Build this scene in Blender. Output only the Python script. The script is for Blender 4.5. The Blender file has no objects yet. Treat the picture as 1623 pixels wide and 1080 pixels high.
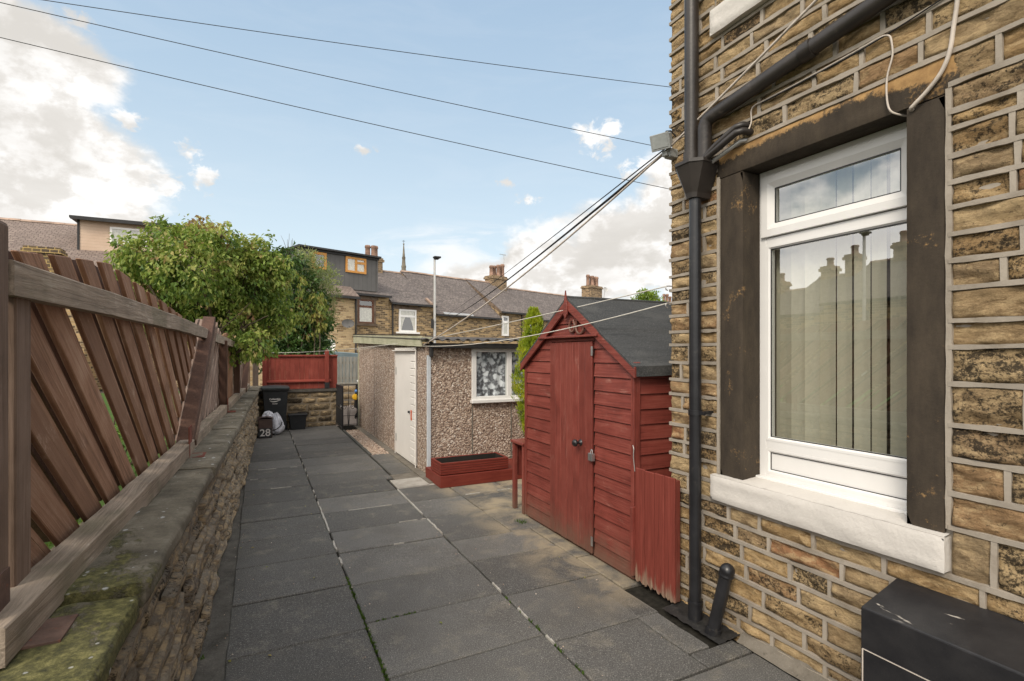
import bpy, math, random
from mathutils import Vector, Matrix, noise
random.seed(11)
rnd = random.random
def ru(a, b): return a + (b - a) * rnd()
SC = bpy.context.scene
COL = SC.collection
ORG = {}

# ------------------------------------------------------------------ mesh builder
class MB:
    def __init__(s):
        s.v = []; s.f = []; s.t = []; s.m = []; s.sm = []
    def add(s, vs, fs, tint=None, mi=0, smooth=False):
        o = len(s.v)
        s.v.extend(tuple(p) for p in vs)
        if tint is None: tint = rnd()
        for f in fs:
            s.f.append(tuple(i + o for i in f)); s.t.append(tint); s.m.append(mi); s.sm.append(smooth)
    def box(s, x0, x1, y0, y1, z0, z1, tint=None, mi=0, M=None):
        vs = [Vector((x, y, z)) for z in (z0, z1) for y in (y0, y1) for x in (x0, x1)]
        if M is not None: vs = [M @ p for p in vs]
        s.add(vs, [(0, 2, 3, 1), (4, 5, 7, 6), (0, 1, 5, 4), (2, 6, 7, 3), (0, 4, 6, 2), (1, 3, 7, 5)], tint, mi)
    def beam(s, p0, p1, w, h, side, tint=None, mi=0):
        p0 = Vector(p0); p1 = Vector(p1); d = (p1 - p0).normalized()
        a = Vector(side); a = (a - d * a.dot(d)).normalized(); b = d.cross(a)
        vs = []
        for p in (p0, p1):
            for i, j in ((-1, -1), (1, -1), (1, 1), (-1, 1)):
                vs.append(p + a * (w / 2 * i) + b * (h / 2 * j))
        s.add(vs, [(3, 2, 1, 0), (4, 5, 6, 7), (0, 1, 5, 4), (1, 2, 6, 5), (2, 3, 7, 6), (3, 0, 4, 7)], tint, mi)
    def prism(s, poly, ext, tint=None, mi=0):
        ext = Vector(ext); n = len(poly); poly = [Vector(p) for p in poly]
        vs = poly + [p + ext for p in poly]
        nrm = Vector((0, 0, 0))
        for i in range(n): nrm += poly[i].cross(poly[(i + 1) % n])
        fl = nrm.dot(ext) > 0
        base = list(range(n)); top = list(range(n, 2 * n))
        fs = [tuple(base[::-1]) if fl else tuple(base), tuple(top) if fl else tuple(top[::-1])]
        for i in range(n):
            j = (i + 1) % n
            q = (i, j, n + j, n + i)
            fs.append(q if fl else q[::-1])
        s.add(vs, fs, tint, mi)
    def tube(s, pts, r, n=8, caps=True, tint=None, mi=0, smooth=True):
        pts = [Vector(p) for p in pts]; N = len(pts)
        rs = r if isinstance(r, (list, tuple)) else [r] * N
        d0 = (pts[1] - pts[0]).normalized()
        up = Vector((0, 0, 1)) if abs(d0.z) < .9 else Vector((1, 0, 0))
        a = (up - d0 * up.dot(d0)).normalized()
        vs = []; fs = []
        for i, p in enumerate(pts):
            if i == 0: d = d0
            elif i == N - 1: d = (pts[i] - pts[i - 1]).normalized()
            else: d = ((pts[i + 1] - pts[i]).normalized() + (pts[i] - pts[i - 1]).normalized()).normalized()
            a = (a - d * a.dot(d)).normalized(); b = d.cross(a)
            for k in range(n):
                t = 2 * math.pi * k / n
                vs.append(p + (a * math.cos(t) + b * math.sin(t)) * rs[i])
        for i in range(N - 1):
            for k in range(n):
                k2 = (k + 1) % n
                fs.append((i * n + k, i * n + k2, (i + 1) * n + k2, (i + 1) * n + k))
        if tint is None: tint = rnd()
        s.add(vs, fs, tint, mi, smooth)
        if caps:
            s.add(vs[:n], [tuple(range(n))[::-1]], tint, mi)
            s.add(vs[-n:], [tuple(range(n))], tint, mi)
    def lathe(s, prof, c, n=16, M=None, tint=None, mi=0, smooth=True):
        # prof: (r, z) from bottom to top round a vertical axis at c
        vs = []; fs = []
        c = Vector(c)
        for r, z in prof:
            for k in range(n):
                t = 2 * math.pi * k / n
                p = Vector((r * math.cos(t), r * math.sin(t), z))
                if M is not None: p = M @ p
                vs.append(c + p)
        for i in range(len(prof) - 1):
            for k in range(n):
                k2 = (k + 1) % n
                fs.append((i * n + k, i * n + k2, (i + 1) * n + k2, (i + 1) * n + k))
        if tint is None: tint = rnd()
        s.add(vs, fs, tint, mi, smooth)
    def sheet(s, nu, nv, fn, tint=None, mi=0, smooth=True, flip=False):
        vs = [fn(i / nu, j / nv) for j in range(nv + 1) for i in range(nu + 1)]
        fs = []
        for j in range(nv):
            for i in range(nu):
                a = j * (nu + 1) + i
                q = (a, a + 1, a + nu + 2, a + nu + 1)
                fs.append(q[::-1] if flip else q)
        s.add(vs, fs, tint, mi, smooth)
    def build(s, name, mats, parent=None, origin=None, bevel=0, segs=1, uv=False):
        if parent is not None: org = ORG[parent.name]
        elif origin is not None: org = Vector(origin)
        else:
            xs = [p[0] for p in s.v]; ys = [p[1] for p in s.v]; zs = [p[2] for p in s.v]
            org = Vector(((min(xs) + max(xs)) / 2, (min(ys) + max(ys)) / 2, min(zs)))
        me = bpy.data.meshes.new(name)
        ox, oy, oz = org
        me.from_pydata([(x - ox, y - oy, z - oz) for x, y, z in s.v], [], s.f)
        if not isinstance(mats, (list, tuple)): mats = [mats]
        for m in mats: me.materials.append(m)
        me.polygons.foreach_set('material_index', s.m)
        me.polygons.foreach_set('use_smooth', s.sm)
        at = me.attributes.new('tint', 'FLOAT', 'FACE')
        at.data.foreach_set('value', s.t)
        me.update()
        if uv:
            ul = me.uv_layers.new(name='UVMap'); Z = Vector((0, 0, 1))
            for p in me.polygons:
                nn = p.normal
                if abs(nn.z) > .96: h = Vector((1, 0, 0)); w = Vector((0, 1, 0))
                else: h = Z.cross(nn).normalized(); w = nn.cross(h)
                for li in p.loop_indices:
                    q = Vector(s.v[me.loops[li].vertex_index])
                    ul.data[li].uv = (q.dot(h), q.dot(w))
        o = bpy.data.objects.new(name, me)
        COL.objects.link(o)
        ORG[o.name] = org
        if parent is None: o.location = org
        else: o.parent = parent
        if bevel:
            b = o.modifiers.new('bevel', 'BEVEL'); b.width = bevel; b.segments = segs
            b.limit_method = 'ANGLE'; b.angle_limit = math.radians(40)
            b.use_clamp_overlap = True
        return o

def tag(o, label, cat, group=None):
    o['label'] = label; o['category'] = cat
    if group: o['group'] = group
    return o
def thing(name, label, cat, loc, group=None):
    o = bpy.data.objects.new(name, None)
    o.empty_display_size = .1
    COL.objects.link(o); o.location = loc; ORG[o.name] = Vector(loc)
    return tag(o, label, cat, group)
def struct(o, kind='structure'):
    o['kind'] = kind; return o
def copy_tree(o, off=None, label=None):
    c = o.copy(); COL.objects.link(c)
    ORG[c.name] = ORG[o.name].copy()
    if off is not None:
        c.location = o.location + Vector(off); ORG[c.name] += Vector(off)
    if label: c['label'] = label
    for ch in list(o.children):
        d = ch.copy(); COL.objects.link(d); d.parent = c
        for g in list(ch.children):
            e = g.copy(); COL.objects.link(e); e.parent = d
    return c
def fbm(x, y, z, o=4):
    return noise.fractal((x, y, z), 1.0, 2.0, o, noise_basis='PERLIN_ORIGINAL') 

# ------------------------------------------------------------------ node helper
class G:
    def __init__(s, name, world=False):
        if world:
            s.t = name.node_tree; s.t.nodes.clear()
        else:
            s.mat = bpy.data.materials.new(name); s.mat.use_nodes = True
            s.t = s.mat.node_tree; s.t.nodes.clear()
    def n(s, ty, ins=None, **kw):
        nd = s.t.nodes.new(ty)
        for k, v in kw.items(): setattr(nd, k, v)
        for k, v in (ins or {}).items(): s.put(nd.inputs[k], v)
        return nd
    def put(s, sock, v):
        if isinstance(v, bpy.types.NodeSocket): s.t.links.new(v, sock)
        elif isinstance(v, (tuple, list)) and sock.type == 'RGBA' and len(v) == 3: sock.default_value = (*v, 1)
        else: sock.default_value = v
    def obj(s): 
        return s.n('ShaderNodeTexCoord').outputs['Object']
    def map(s, vec, scale=(1, 1, 1), rot=(0, 0, 0), loc=(0, 0, 0)):
        return s.n('ShaderNodeMapping', {'Vector': vec, 'Scale': scale, 'Rotation': rot, 'Location': loc}).outputs[0]
    def noise(s, vec, scale, detail=5, rough=.55, dist=0, out='Fac', lac=2.0):
        return s.n('ShaderNodeTexNoise', {'Vector': vec, 'Scale': scale, 'Detail': detail, 'Roughness': rough, 'Distortion': dist, 'Lacunarity': lac}).outputs[out]
    def voro(s, vec, scale, out='Color', feature='F1', rand=1.0):
        return s.n('ShaderNodeTexVoronoi', {'Vector': vec, 'Scale': scale, 'Randomness': rand}, feature=feature).outputs[out]
    def ramp(s, fac, stops, interp='LINEAR'):
        r = s.n('ShaderNodeValToRGB', {'Fac': fac}); cr = r.color_ramp; cr.interpolation = interp
        while len(cr.elements) < len(stops): cr.elements.new(.5)
        for e, (p, c) in zip(cr.elements, stops):
            e.position = p
            e.color = (c, c, c, 1) if isinstance(c, (int, float)) else (*c, 1)
        return r.outputs[0]
    def mix(s, f, a, b, mode='MIX'):
        m = s.n('ShaderNodeMix', data_type='RGBA', blend_type=mode)
        s.put(m.inputs[0], f); s.put(m.inputs[6], a); s.put(m.inputs[7], b)
        return m.outputs[2]
    def math(s, op, a, b=0.0, clamp=False):
        m = s.n('ShaderNodeMath', operation=op, use_clamp=clamp)
        s.put(m.inputs[0], a); s.put(m.inputs[1], b)
        return m.outputs[0]
    def step(s, f, a, b, o0=0.0, o1=1.0):
        m = s.n('ShaderNodeMapRange', {'Value': f, 'From Min': a, 'From Max': b, 'To Min': o0, 'To Max': o1}, interpolation_type='SMOOTHSTEP')
        return m.outputs[0]
    def tint(s):
        return s.n('ShaderNodeAttribute', attribute_name='tint').outputs['Fac']
    def hash(s, f, k):
        return s.math('FRACT', s.math('MULTIPLY', f, k))
    def sep(s, v):
        return s.n('ShaderNodeSeparateXYZ', {'Vector': v}).outputs
    def bump(s, h, strength=.5, dist=.01, nrm=None):
        i = {'Height': h, 'Strength': strength, 'Distance': dist}
        if nrm is not None: i['Normal'] = nrm
        return s.n('ShaderNodeBump', i).outputs[0]
    def bsdf(s, col, rough=.8, nrm=None, spec=.3, metal=0, **kw):
        i = {'Base Color': col, 'Roughness': rough, 'Specular IOR Level': spec, 'Metallic': metal}
        if nrm is not None: i['Normal'] = nrm
        i.update(kw)
        return s.n('ShaderNodeBsdfPrincipled', i).outputs[0]
    def out(s, sh):
        s.n('ShaderNodeOutputMaterial', {'Surface': sh}); return s.mat

def plain(name, col, rough=.6, spec=.3, metal=0, var=.25, scale=6, bstr=0, bscale=60, grime=None):
    g = G(name); v = g.obj()
    n = g.noise(v, scale, 6, .6)
    lo = tuple(c * (1 - var) for c in col); hi = tuple(min(1, c * (1 + var)) for c in col)
    c = g.ramp(n, [(.3, lo), (.7, hi)])
    if grime:
        c = g.mix(g.step(g.noise(v, scale * 2.3, 8, .7), .55, .75), c, grime)
    nr = g.bump(g.noise(v, bscale, 4), bstr, .004) if bstr else None
    return g.out(g.bsdf(c, rough, nr, spec, metal))

def tworld(g, scale): return g.map(g.obj(), (scale,) * 3)
# ------------------------------------------------------------------ materials
M = {}
def m_sandstone(name, soot=.5, scale=1.0, pal=None, bstr=.9, lowdark=False):
    pal = pal or [(.0, (.33, .215, .105)), (.18, (.47, .315, .15)), (.38, (.37, .27, .155)), (.55, (.54, .395, .215)),
                  (.72, (.40, .28, .15)), (.88, (.33, .245, .145)), (.97, (.38, .235, .12)), (1, (.34, .17, .085))]
    g = G(name); v = g.map(g.obj(), (scale,) * 3); t = g.tint()
    off = g.n('ShaderNodeCombineXYZ', {'X': 0, 'Y': g.math('MULTIPLY', t, 37), 'Z': g.math('MULTIPLY', t, 91)}).outputs[0]
    vv = g.n('ShaderNodeVectorMath', {0: v, 1: off}, operation='ADD').outputs[0]
    bed = g.noise(g.map(vv, (7, 7, 24)), 1.0, 10, .74, 1.6)
    base = g.ramp(t, pal)
    c = g.mix(g.step(bed, .34, .6), g.mix(.6, base, (.10, .06, .03)), base)
    c = g.mix(g.step(g.noise(g.map(vv, (1, 1, 2.2)), 11, 9, .72), .46, .62, 0, .6), c, (.60, .44, .245))
    c = g.mix(g.step(g.noise(g.map(vv, (1, 1, 3.5)), 8, 8, .75, .8), .56, .68, 0, .55), c, (.20, .13, .065))
    c = g.mix(g.step(g.noise(vv, 38, 5, .7), .55, .75, 0, .5), c, (.17, .1, .045))
    h2 = g.hash(t, 17.31)
    lvl = g.step(h2, .2, 1.0, .70 - .12 * soot, .60 - .25 * soot)
    sn = g.math('ADD', g.math('MULTIPLY', g.noise(g.map(vv, (1, 1, 1.7)), 15, 9, .8, .35), .62), g.math('MULTIPLY', g.noise(vv, 80, 4, .75), .38))
    s0 = g.math('SUBTRACT', sn, lvl)
    c = g.mix(g.step(s0, -.03, .055, 0, .9), c, (.028, .023, .018))
    hgt = g.math('ADD', g.math('MULTIPLY', bed, .7), g.math('MULTIPLY', g.noise(vv, 38, 9, .75), .9))
    return g.out(g.bsdf(c, .92, g.bump(hgt, bstr, .022), .15))
M['stone'] = m_sandstone('sandstone', .50, bstr=1.0)

def m_mortar(name, col=(.36, .315, .26)):
    g = G(name); v = g.obj()
    n = g.noise(v, 5, 6, .6)
    c = g.ramp(n, [(.25, tuple(k * .72 for k in col)), (.75, tuple(k * 1.12 for k in col))])
    c = g.mix(g.step(g.noise(v, 130, 4, .7), .55, .75, 0, .35), c, tuple(k * .45 for k in col))
    c = g.mix(g.step(g.noise(v, 3.2, 7, .7), .48, .7, 0, .6), c, (.19, .155, .115))
    return g.out(g.bsdf(c, .9, g.bump(g.noise(v, 90, 6, .7), .5, .004), .15))
M['mortar'] = m_mortar('strap_mortar')
M['limemortar'] = m_mortar('lime_mortar', (.42, .40, .36))

def m_dressing(name, lintel=False):
    g = G(name); v = g.obj(); p = g.sep(v)
    n = g.noise(v, 5, 9, .72, .3); f = g.noise(v, 60, 5, .75)
    c = g.ramp(g.noise(g.map(v, (9, 9, 3)), 1.0, 7, .7), [(.3, (.030, .024, .019)), (.7, (.068, .053, .038))])
    och = g.ramp(g.noise(v, 16, 6, .6), [(.3, (.24, .14, .06)), (.7, (.42, .26, .11))])
    m = g.math('ADD', g.math('MULTIPLY', n, .7), g.math('MULTIPLY', f, .3))
    if lintel:
        lim = g.step(p[2], 2.755, 2.85, .70, .41)
        lim = g.math('SUBTRACT', lim, g.step(p[1], 1.95, 2.2, 0, .12))
        lim = g.math('SUBTRACT', lim, g.step(p[1], 1.45, 1.15, 0, .2))
    else:
        lim = .592
    c = g.mix(g.step(g.math('SUBTRACT', m, lim), -.02, .09), c, och)
    return g.out(g.bsdf(c, .88, g.bump(g.math('ADD', f, n), .45, .006), .2))
M['dress'] = m_dressing('sooty_dressed_stone'); M['lintel'] = m_dressing('sooty_lintel_stone', True)

def m_white(name, col=(.78, .75, .70), rough=.6, dirt=.5, bs=.4, dirtcol=(.33, .29, .24)):
    g = G(name); v = g.obj()
    c = g.ramp(g.noise(v, 3, 5, .6), [(.3, tuple(k * .92 for k in col)), (.7, col)])
    d = g.noise(v, 18, 9, .75)
    c = g.mix(g.step(d, .6, .8, 0, dirt), c, dirtcol)
    return g.out(g.bsdf(c, rough, g.bump(g.noise(v, 45, 6, .65), bs, .005), .3))
M['wpaint'] = m_white('white_masonry_paint', (.60, .565, .52), .55, .45, .7)
M['upvc'] = m_white('white_upvc', (.74, .725, .70), .28, .06, .03)
M['wdoor'] = m_white('white_door_paint', (.80, .765, .72), .45, .12, .1)

def m_glass(name, refl=.25, rough=.0, tintc=(.9, .93, .92)):
    g = G(name)
    tr = g.n('ShaderNodeBsdfTransparent', {'Color': tintc}).outputs[0]
    gl = g.n('ShaderNodeBsdfGlossy', {'Color': (1, 1, 1), 'Roughness': rough}).outputs[0]
    fc = g.n('ShaderNodeLayerWeight', {'Blend': .5}).outputs['Facing']
    f = g.math('ADD', g.math('MULTIPLY', g.math('POWER', fc, 4.0), .7), refl, True)
    return g.out(g.n('ShaderNodeMixShader', {0: f, 1: tr, 2: gl}).outputs[0])
M['glass'] = m_glass('window_glass', .27)
M['farglass'] = m_glass('far_window_glass', .13, .02)
M['garageglass'] = m_glass('garage_glass', .06)

def m_blind():
    g = G('blind_fabric'); v = g.obj()
    t = g.tint()
    c = g.ramp(t, [(0, (.66, .61, .47)), (1, (.80, .75, .60))])
    c = g.mix(g.step(g.noise(v, 40, 5, .7), .4, .7, 0, .25), c, (.55, .5, .38))
    d = g.n('ShaderNodeBsdfDiffuse', {'Color': c}).outputs[0]
    tl = g.n('ShaderNodeBsdfTranslucent', {'Color': c}).outputs[0]
    return g.out(g.n('ShaderNodeMixShader', {0: .3, 1: d, 2: tl}).outputs[0])
M['blind'] = m_blind()
M['dark'] = plain('dark_interior', (.02, .018, .015), .9)
M['black'] = plain('black_gloss_paint', (.016, .016, .018), .33, .5, 0, .3, 9, .25, 30, (.05, .045, .04))
M['pipe'] = plain('dark_painted_pipe', (.028, .023, .020), .42, .45, 0, .4, 4, .2, 40, (.085, .07, .06))
M['blackbox'] = None

def m_box():
    g = G('scuffed_black_paint'); v = g.obj()
    c = g.ramp(g.noise(v, 8, 6, .6), [(.3, (.012, .012, .014)), (.7, (.026, .025, .026))])
    sc = g.noise(g.map(v, (26, 7, 30)), 1.0, 4, .5, .2)
    c = g.mix(g.math('MULTIPLY', g.step(sc, .655, .70), g.step(g.sep(v)[2], .60, .61)), c, (.36, .33, .29))
    c = g.mix(g.step(g.noise(v, 120, 3, .7), .68, .76, 0, .5), c, (.09, .08, .075))
    return g.out(g.bsdf(c, .38, g.bump(g.noise(v, 70, 5), .25, .003), .45))
M['blackbox'] = m_box()

def m_wood(name, cols, axis='z', rot=0, worn=None, wornamt=.5, rough=.75, grain=1.0, bstr=.5, knots=0, tvar=.6, spec=.25, green=None, dirt=False):
    g = G(name); v = g.obj(); t = g.tint()
    if rot: v = g.map(v, rot=(rot, 0, 0))
    sc = {'z': (55, 55, 1.6), 'y': (55, 1.6, 55), 'x': (1.6, 55, 55)}[axis]
    off = g.n('ShaderNodeCombineXYZ', {'X': g.math('MULTIPLY', t, 19), 'Y': g.math('MULTIPLY', t, 31), 'Z': g.math('MULTIPLY', t, 53)}).outputs[0]
    vv = g.n('ShaderNodeVectorMath', {0: v, 1: off}, operation='ADD').outputs[0]
    gr = g.noise(g.map(vv, tuple(k * grain for k in sc)), 1.0, 8, .65, 1.2)
    big = g.noise(vv, 3.5, 5, .6)
    c = g.ramp(g.math('ADD', g.math('MULTIPLY', gr, .55), g.math('MULTIPLY', big, .45)), [(.36, cols[0]), (.50, cols[1]), (.64, cols[2])])
    c = g.mix(g.math('MULTIPLY', t, tvar), c, tuple(k * .62 for k in cols[1]))
    if knots:
        kn = g.voro(g.map(vv, tuple(3.2 if k > 5 else 1.3 for k in sc)), 1.6, 'Distance')
        c = g.mix(g.step(kn, .14, .05, 0, knots), c, worn or cols[2])
    if worn:
        w = g.noise(g.map(vv, tuple(8 if k > 5 else 2.6 for k in sc)), 1.0, 9, .78, .5)
        wm = g.math('MULTIPLY', g.step(w, .66 - .22 * wornamt, .8 - .1 * wornamt), g.step(gr, .38, .62))
        c = g.mix(wm, c, worn)
    if dirt:
        pz = g.sep(g.obj())[2]
        dm = g.math('ADD', pz, g.math('MULTIPLY', g.math('SUBTRACT', g.noise(g.obj(), 9, 7, .7), .5), .45))
        c = g.mix(g.step(dm, .30, -.02, 0, .75), c, (.13, .085, .06))
    if green:
        c = g.mix(g.step(g.noise(vv, 2.6, 6, .6), .5, .68, 0, .5), c, green)
    return g.out(g.bsdf(c, rough, g.bump(g.math('ADD', gr, g.math('MULTIPLY', big, .3)), bstr, .006), spec))
RED = [(.10, .022, .016), (.205, .045, .033), (.275, .078, .058)]
RW = (.38, .20, .155)
M['redv'] = m_wood('red_stained_boards_upright', RED, 'z', dirt=True, worn=RW, wornamt=.40, rough=.42, bstr=.5, tvar=.45, spec=.4)
M['redh'] = m_wood('red_stained_boards_level', RED, 'y', dirt=True, worn=RW, wornamt=.52, rough=.42, bstr=.5, tvar=.45, spec=.4)
M['redx'] = m_wood('red_stained_boards_across', RED, 'x', worn=RW, wornamt=.3, rough=.5, bstr=.35, tvar=.3, spec=.3)
RED2 = [(.14, .028, .02), (.225, .045, .031), (.29, .072, .053)]
M['redfence'] = m_wood('red_fence_stain', RED2, 'z', worn=(.42, .22, .15), wornamt=.45, rough=.6, bstr=.4, tvar=.4)
M['redfencex'] = m_wood('red_fence_stain_rail', RED2, 'x', worn=(.42, .22, .15), wornamt=.45, rough=.6, bstr=.4, tvar=.3)
M['planter'] = m_wood('oxblood_decking', [(.12, .02, .014), (.17, .03, .02), (.21, .045, .03)], 'x', worn=(.3, .12, .09), wornamt=.2, rough=.5, tvar=.3)
BR = [(.12, .064, .038), (.285, .155, .094), (.42, .275, .19)]
GW = (.31, .25, .19)
M['fboard'] = m_wood('weathered_brown_boards', BR, 'z', rot=.0, worn=(.27, .18, .13), wornamt=.35, tvar=.5, bstr=.6)
M['fdiag'] = m_wood('weathered_brown_diagonal_boards', BR, 'z', rot=-math.atan(1.2), worn=(.46, .34, .26), wornamt=.5, tvar=.75, bstr=.6, knots=.35)
M['fdiag2'] = m_wood('bleached_diagonal_boards', [(.12, .08, .06), (.21, .145, .115), (.30, .23, .19)], 'z', rot=math.atan(1.35), worn=(.48, .42, .37), wornamt=.75, tvar=.5, bstr=.7)
M['frail'] = m_wood('weathered_grey_rail', [(.14, .11, .08), (.27, .215, .165), (.37, .30, .235)], 'y', worn=(.50, .44, .36), wornamt=.6, tvar=.25, bstr=.9, green=(.13, .12, .07))
M['fpost'] = m_wood('weathered_brown_post', [(.09, .058, .04), (.17, .115, .085), (.25, .175, .135)], 'z', worn=(.34, .27, .21), wornamt=.5, tvar=.3, bstr=.7)
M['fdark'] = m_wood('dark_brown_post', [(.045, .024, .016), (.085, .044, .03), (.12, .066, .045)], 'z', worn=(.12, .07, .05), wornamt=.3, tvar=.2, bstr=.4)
M['grey_wood'] = m_wood('silvered_wood', [(.20, .19, .165), (.30, .29, .255), (.38, .37, .33)], 'z', worn=(.45, .44, .40), wornamt=.4, tvar=.4)
M['brownpost'] = m_wood('grey_brown_post', [(.12, .09, .07), (.19, .145, .115), (.25, .2, .165)], 'z', worn=(.3, .26, .22), wornamt=.4, tvar=.2)
M['fascia'] = m_wood('pale_green_fascia_paint', [(.30, .30, .20), (.42, .41, .29), (.50, .48, .35)], 'y', worn=(.22, .19, .13), wornamt=.4, tvar=.1, rough=.65, green=(.26, .28, .17))
M['rust'] = plain('rusty_red_steel', (.15, .042, .025), .8, .3, 0, .5, 12, .6, 60, (.07, .03, .02))
M['rustflat'] = plain('rust_stained_plate', (.105, .065, .05), .85, .25, 0, .4, 14, .6, 60, (.18, .06, .03))

def m_felt():
    g = G('mineral_felt'); v = g.obj()
    sp = g.noise(v, 170, 3, .85)
    c = g.ramp(sp, [(.35, (.035, .037, .039)), (.53, (.048, .049, .049)), (.66, (.17, .17, .165))])
    c = g.mix(g.step(g.noise(v, 2.4, 5, .65), .45, .75, 0, .5), c, (.10, .10, .095))
    c = g.mix(g.step(g.noise(g.map(v, (1.2, 9, 9)), 1.5, 8, .75), .5, .68, 0, .6), c, (.022, .023, .024))
    return g.out(g.bsdf(c, .85, g.bump(g.math('ADD', sp, g.noise(g.map(v, (2, 9, 9)), 1.5, 4)), .4, .008), .25))
M['felt'] = m_felt()

def m_pebble(name, warm=0.0):
    g = G(name); v = g.obj()
    vv = g.n('ShaderNodeVectorMath', {0: v, 1: g.map(g.noise(v, 30, 2, .5, out='Color'), (.02, .02, .02))}, operation='ADD').outputs[0]
    cell = g.n('ShaderNodeTexVoronoi', {'Vector': vv, 'Scale': 46.0})
    d = cell.outputs['Distance']; k = g.sep(cell.outputs['Color'])
    c = g.ramp(k[0], [(0, (.16, .105, .08)), (.25, (.29, .20, .15)), (.5, (.41, .30, .225)), (.75, (.53, .41, .325)), (.93, (.64, .54, .455)), (1, (.72, .65, .58))])
    c = g.mix(g.step(d, .42, .72, 0, .75), c, (.28, .215, .17))
    p = g.sep(v)
    st = g.noise(g.map(v, (6, 6, .35)), 1.0, 5, .6)
    c = g.mix(g.step(st, .52, .74, 0, .42), c, (.13, .10, .085))
    return g.out(g.bsdf(c, .85, g.bump(g.math('SUBTRACT', 1.0, d), .9, .02), .3))
M['pebble'] = m_pebble('pebble_dash')

def m_paving():
    g = G('paving_slab_concrete'); v = g.obj(); t = g.tint(); p = g.sep(v)
    off = g.n('ShaderNodeCombineXYZ', {'X': g.math('MULTIPLY', t, 23), 'Y': g.math('MULTIPLY', t, 7), 'Z': 0}).outputs[0]
    vv = g.n('ShaderNodeVectorMath', {0: v, 1: off}, operation='ADD').outputs[0]
    c = g.ramp(t, [(0, (.066, .064, .061)), (.5, (.095, .092, .087)), (1, (.135, .130, .122))])
    c = g.mix(g.step(g.noise(vv, 2.2, 6, .62), .35, .72, 0, .55), c, (.07, .064, .056))
    c = g.mix(g.step(g.noise(vv, 4.5, 9, .72), .50, .72, 0, .62), c, (.20, .18, .145))
    sp = g.noise(v, 150, 4, .8)
    c = g.mix(g.step(sp, .54, .66, 0, .8), c, (.33, .315, .29))
    c = g.mix(g.step(sp, .47, .36, 0, .8), c, (.028, .027, .025))
    # rust-brown wash marks at the foot of the shed
    ma = g.math('MULTIPLY', g.step(p[0], 1.72, 2.25), g.step(p[1], 2.5, 3.1))
    c = g.mix(g.math('MULTIPLY', ma, g.step(g.noise(v, 2.1, 7, .65, .4), .38, .6, 0, .9)), c, (.30, .245, .165))
    # worn paler edge towards the old boundary wall is algae
    c = g.mix(g.math('MULTIPLY', g.step(p[0], -.05, -.3), g.step(g.noise(v, 6, 7, .7), .4, .6, 0, .7)), c, (.07, .068, .052))
    return g.out(g.bsdf(c, .82, g.bump(g.math('ADD', sp, g.math('MULTIPLY', g.noise(vv, 30, 6, .7), .8)), .45, .004), .3))
M['paving'] = m_paving()
M['bedding'] = plain('joint_dirt', (.022, .02, .016), .95, .1, 0, .5, 20, .6, 90)
M['roughconc'] = None
def m_conc(name, a, b, sp=(.3, .28, .25), sc=1):
    g = G(name); v = g.obj()
    c = g.ramp(g.noise(v, 7 * sc, 8, .7), [(.3, a), (.7, b)])
    c = g.mix(g.step(g.noise(v, 90, 4, .75), .58, .72, 0, .6), c, sp)
    c = g.mix(g.step(g.noise(v, 26, 6, .7), .58, .72, 0, .6), c, tuple(k * .35 for k in a))
    return g.out(g.bsdf(c, .9, g.bump(g.noise(v, 40, 8, .75), .8, .012), .2))
M['roughconc'] = m_conc('rough_concrete', (.06, .056, .048), (.15, .138, .12))
M['paleconc'] = m_conc('pale_concrete', (.27, .25, .215), (.46, .43, .385), (.6, .58, .54))
M['conc'] = m_conc('grey_concrete', (.12, .105, .085), (.22, .195, .16))
M['kerb'] = m_conc('dark_kerb', (.05, .05, .045), (.11, .11, .10))

def m_coping():
    g = G('mossy_coping_stone'); v = g.obj(); p = g.sep(v)
    wp = v
    c = g.ramp(g.noise(v, 6, 8, .7), [(.3, (.07, .061, .046)), (.5, (.14, .122, .092)), (.7, (.235, .21, .165))])
    near = g.step(p[1], -2.2, -4.7)   # object origin is mid-wall; algae is heaviest towards the near end
    mo = g.math('ADD', g.math('MULTIPLY', g.noise(g.map(v, (7, 4, 7)), 1.0, 9, .72, .6), .7), g.math('MULTIPLY', g.noise(v, 55, 5, .75), .3))
    lim = g.math('SUBTRACT', .66, g.math('MULTIPLY', near, .30))
    mm = g.step(g.math('SUBTRACT', mo, lim), -.03, .06)
    mc = g.ramp(g.noise(v, 35, 6, .75), [(.36, (.030, .032, .012)), (.5, (.088, .084, .028)), (.64, (.19, .175, .065))])
    c = g.mix(g.math('MULTIPLY', mm, .88), c, mc)
    li = g.voro(g.map(v, (7.5, 5, 7.5)), 1.6, 'Distance'); ln = g.noise(v, 18, 6, .7)
    lf = g.math('ADD', li, g.math('MULTIPLY', ln, .30))
    c = g.mix(g.step(lf, .285, .255), c, (.36, .36, .35))
    li2 = g.math('ADD', g.voro(v, 21, 'Distance'), g.math('MULTIPLY', ln, .4))
    c = g.mix(g.step(li2, .30, .26, 0, .8), c, (.33, .33, .31))
    return g.out(g.bsdf(c, .9, g.bump(g.math('ADD', g.noise(v, 22, 8, .75), g.math('MULTIPLY', mm, .4)), .9, .012), .2))
M['coping'] = m_coping()
M['rubble'] = m_sandstone('weathered_rubble_stone', .38, 1.0,
    [(0, (.22, .19, .15)), (.3, (.34, .295, .23)), (.5, (.27, .24, .195)), (.75, (.40, .35, .275)), (1, (.23, .205, .175))], 1.2)
M['rubblemortar'] = m_mortar('old_wall_mortar', (.17, .145, .115))
M['farrubble'] = m_sandstone('olive_rubble_stone', .65, 1.0,
    [(0, (.13, .10, .065)), (.3, (.21, .165, .11)), (.5, (.16, .13, .09)), (.75, (.27, .21, .135)), (1, (.15, .12, .085))], .8)

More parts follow.
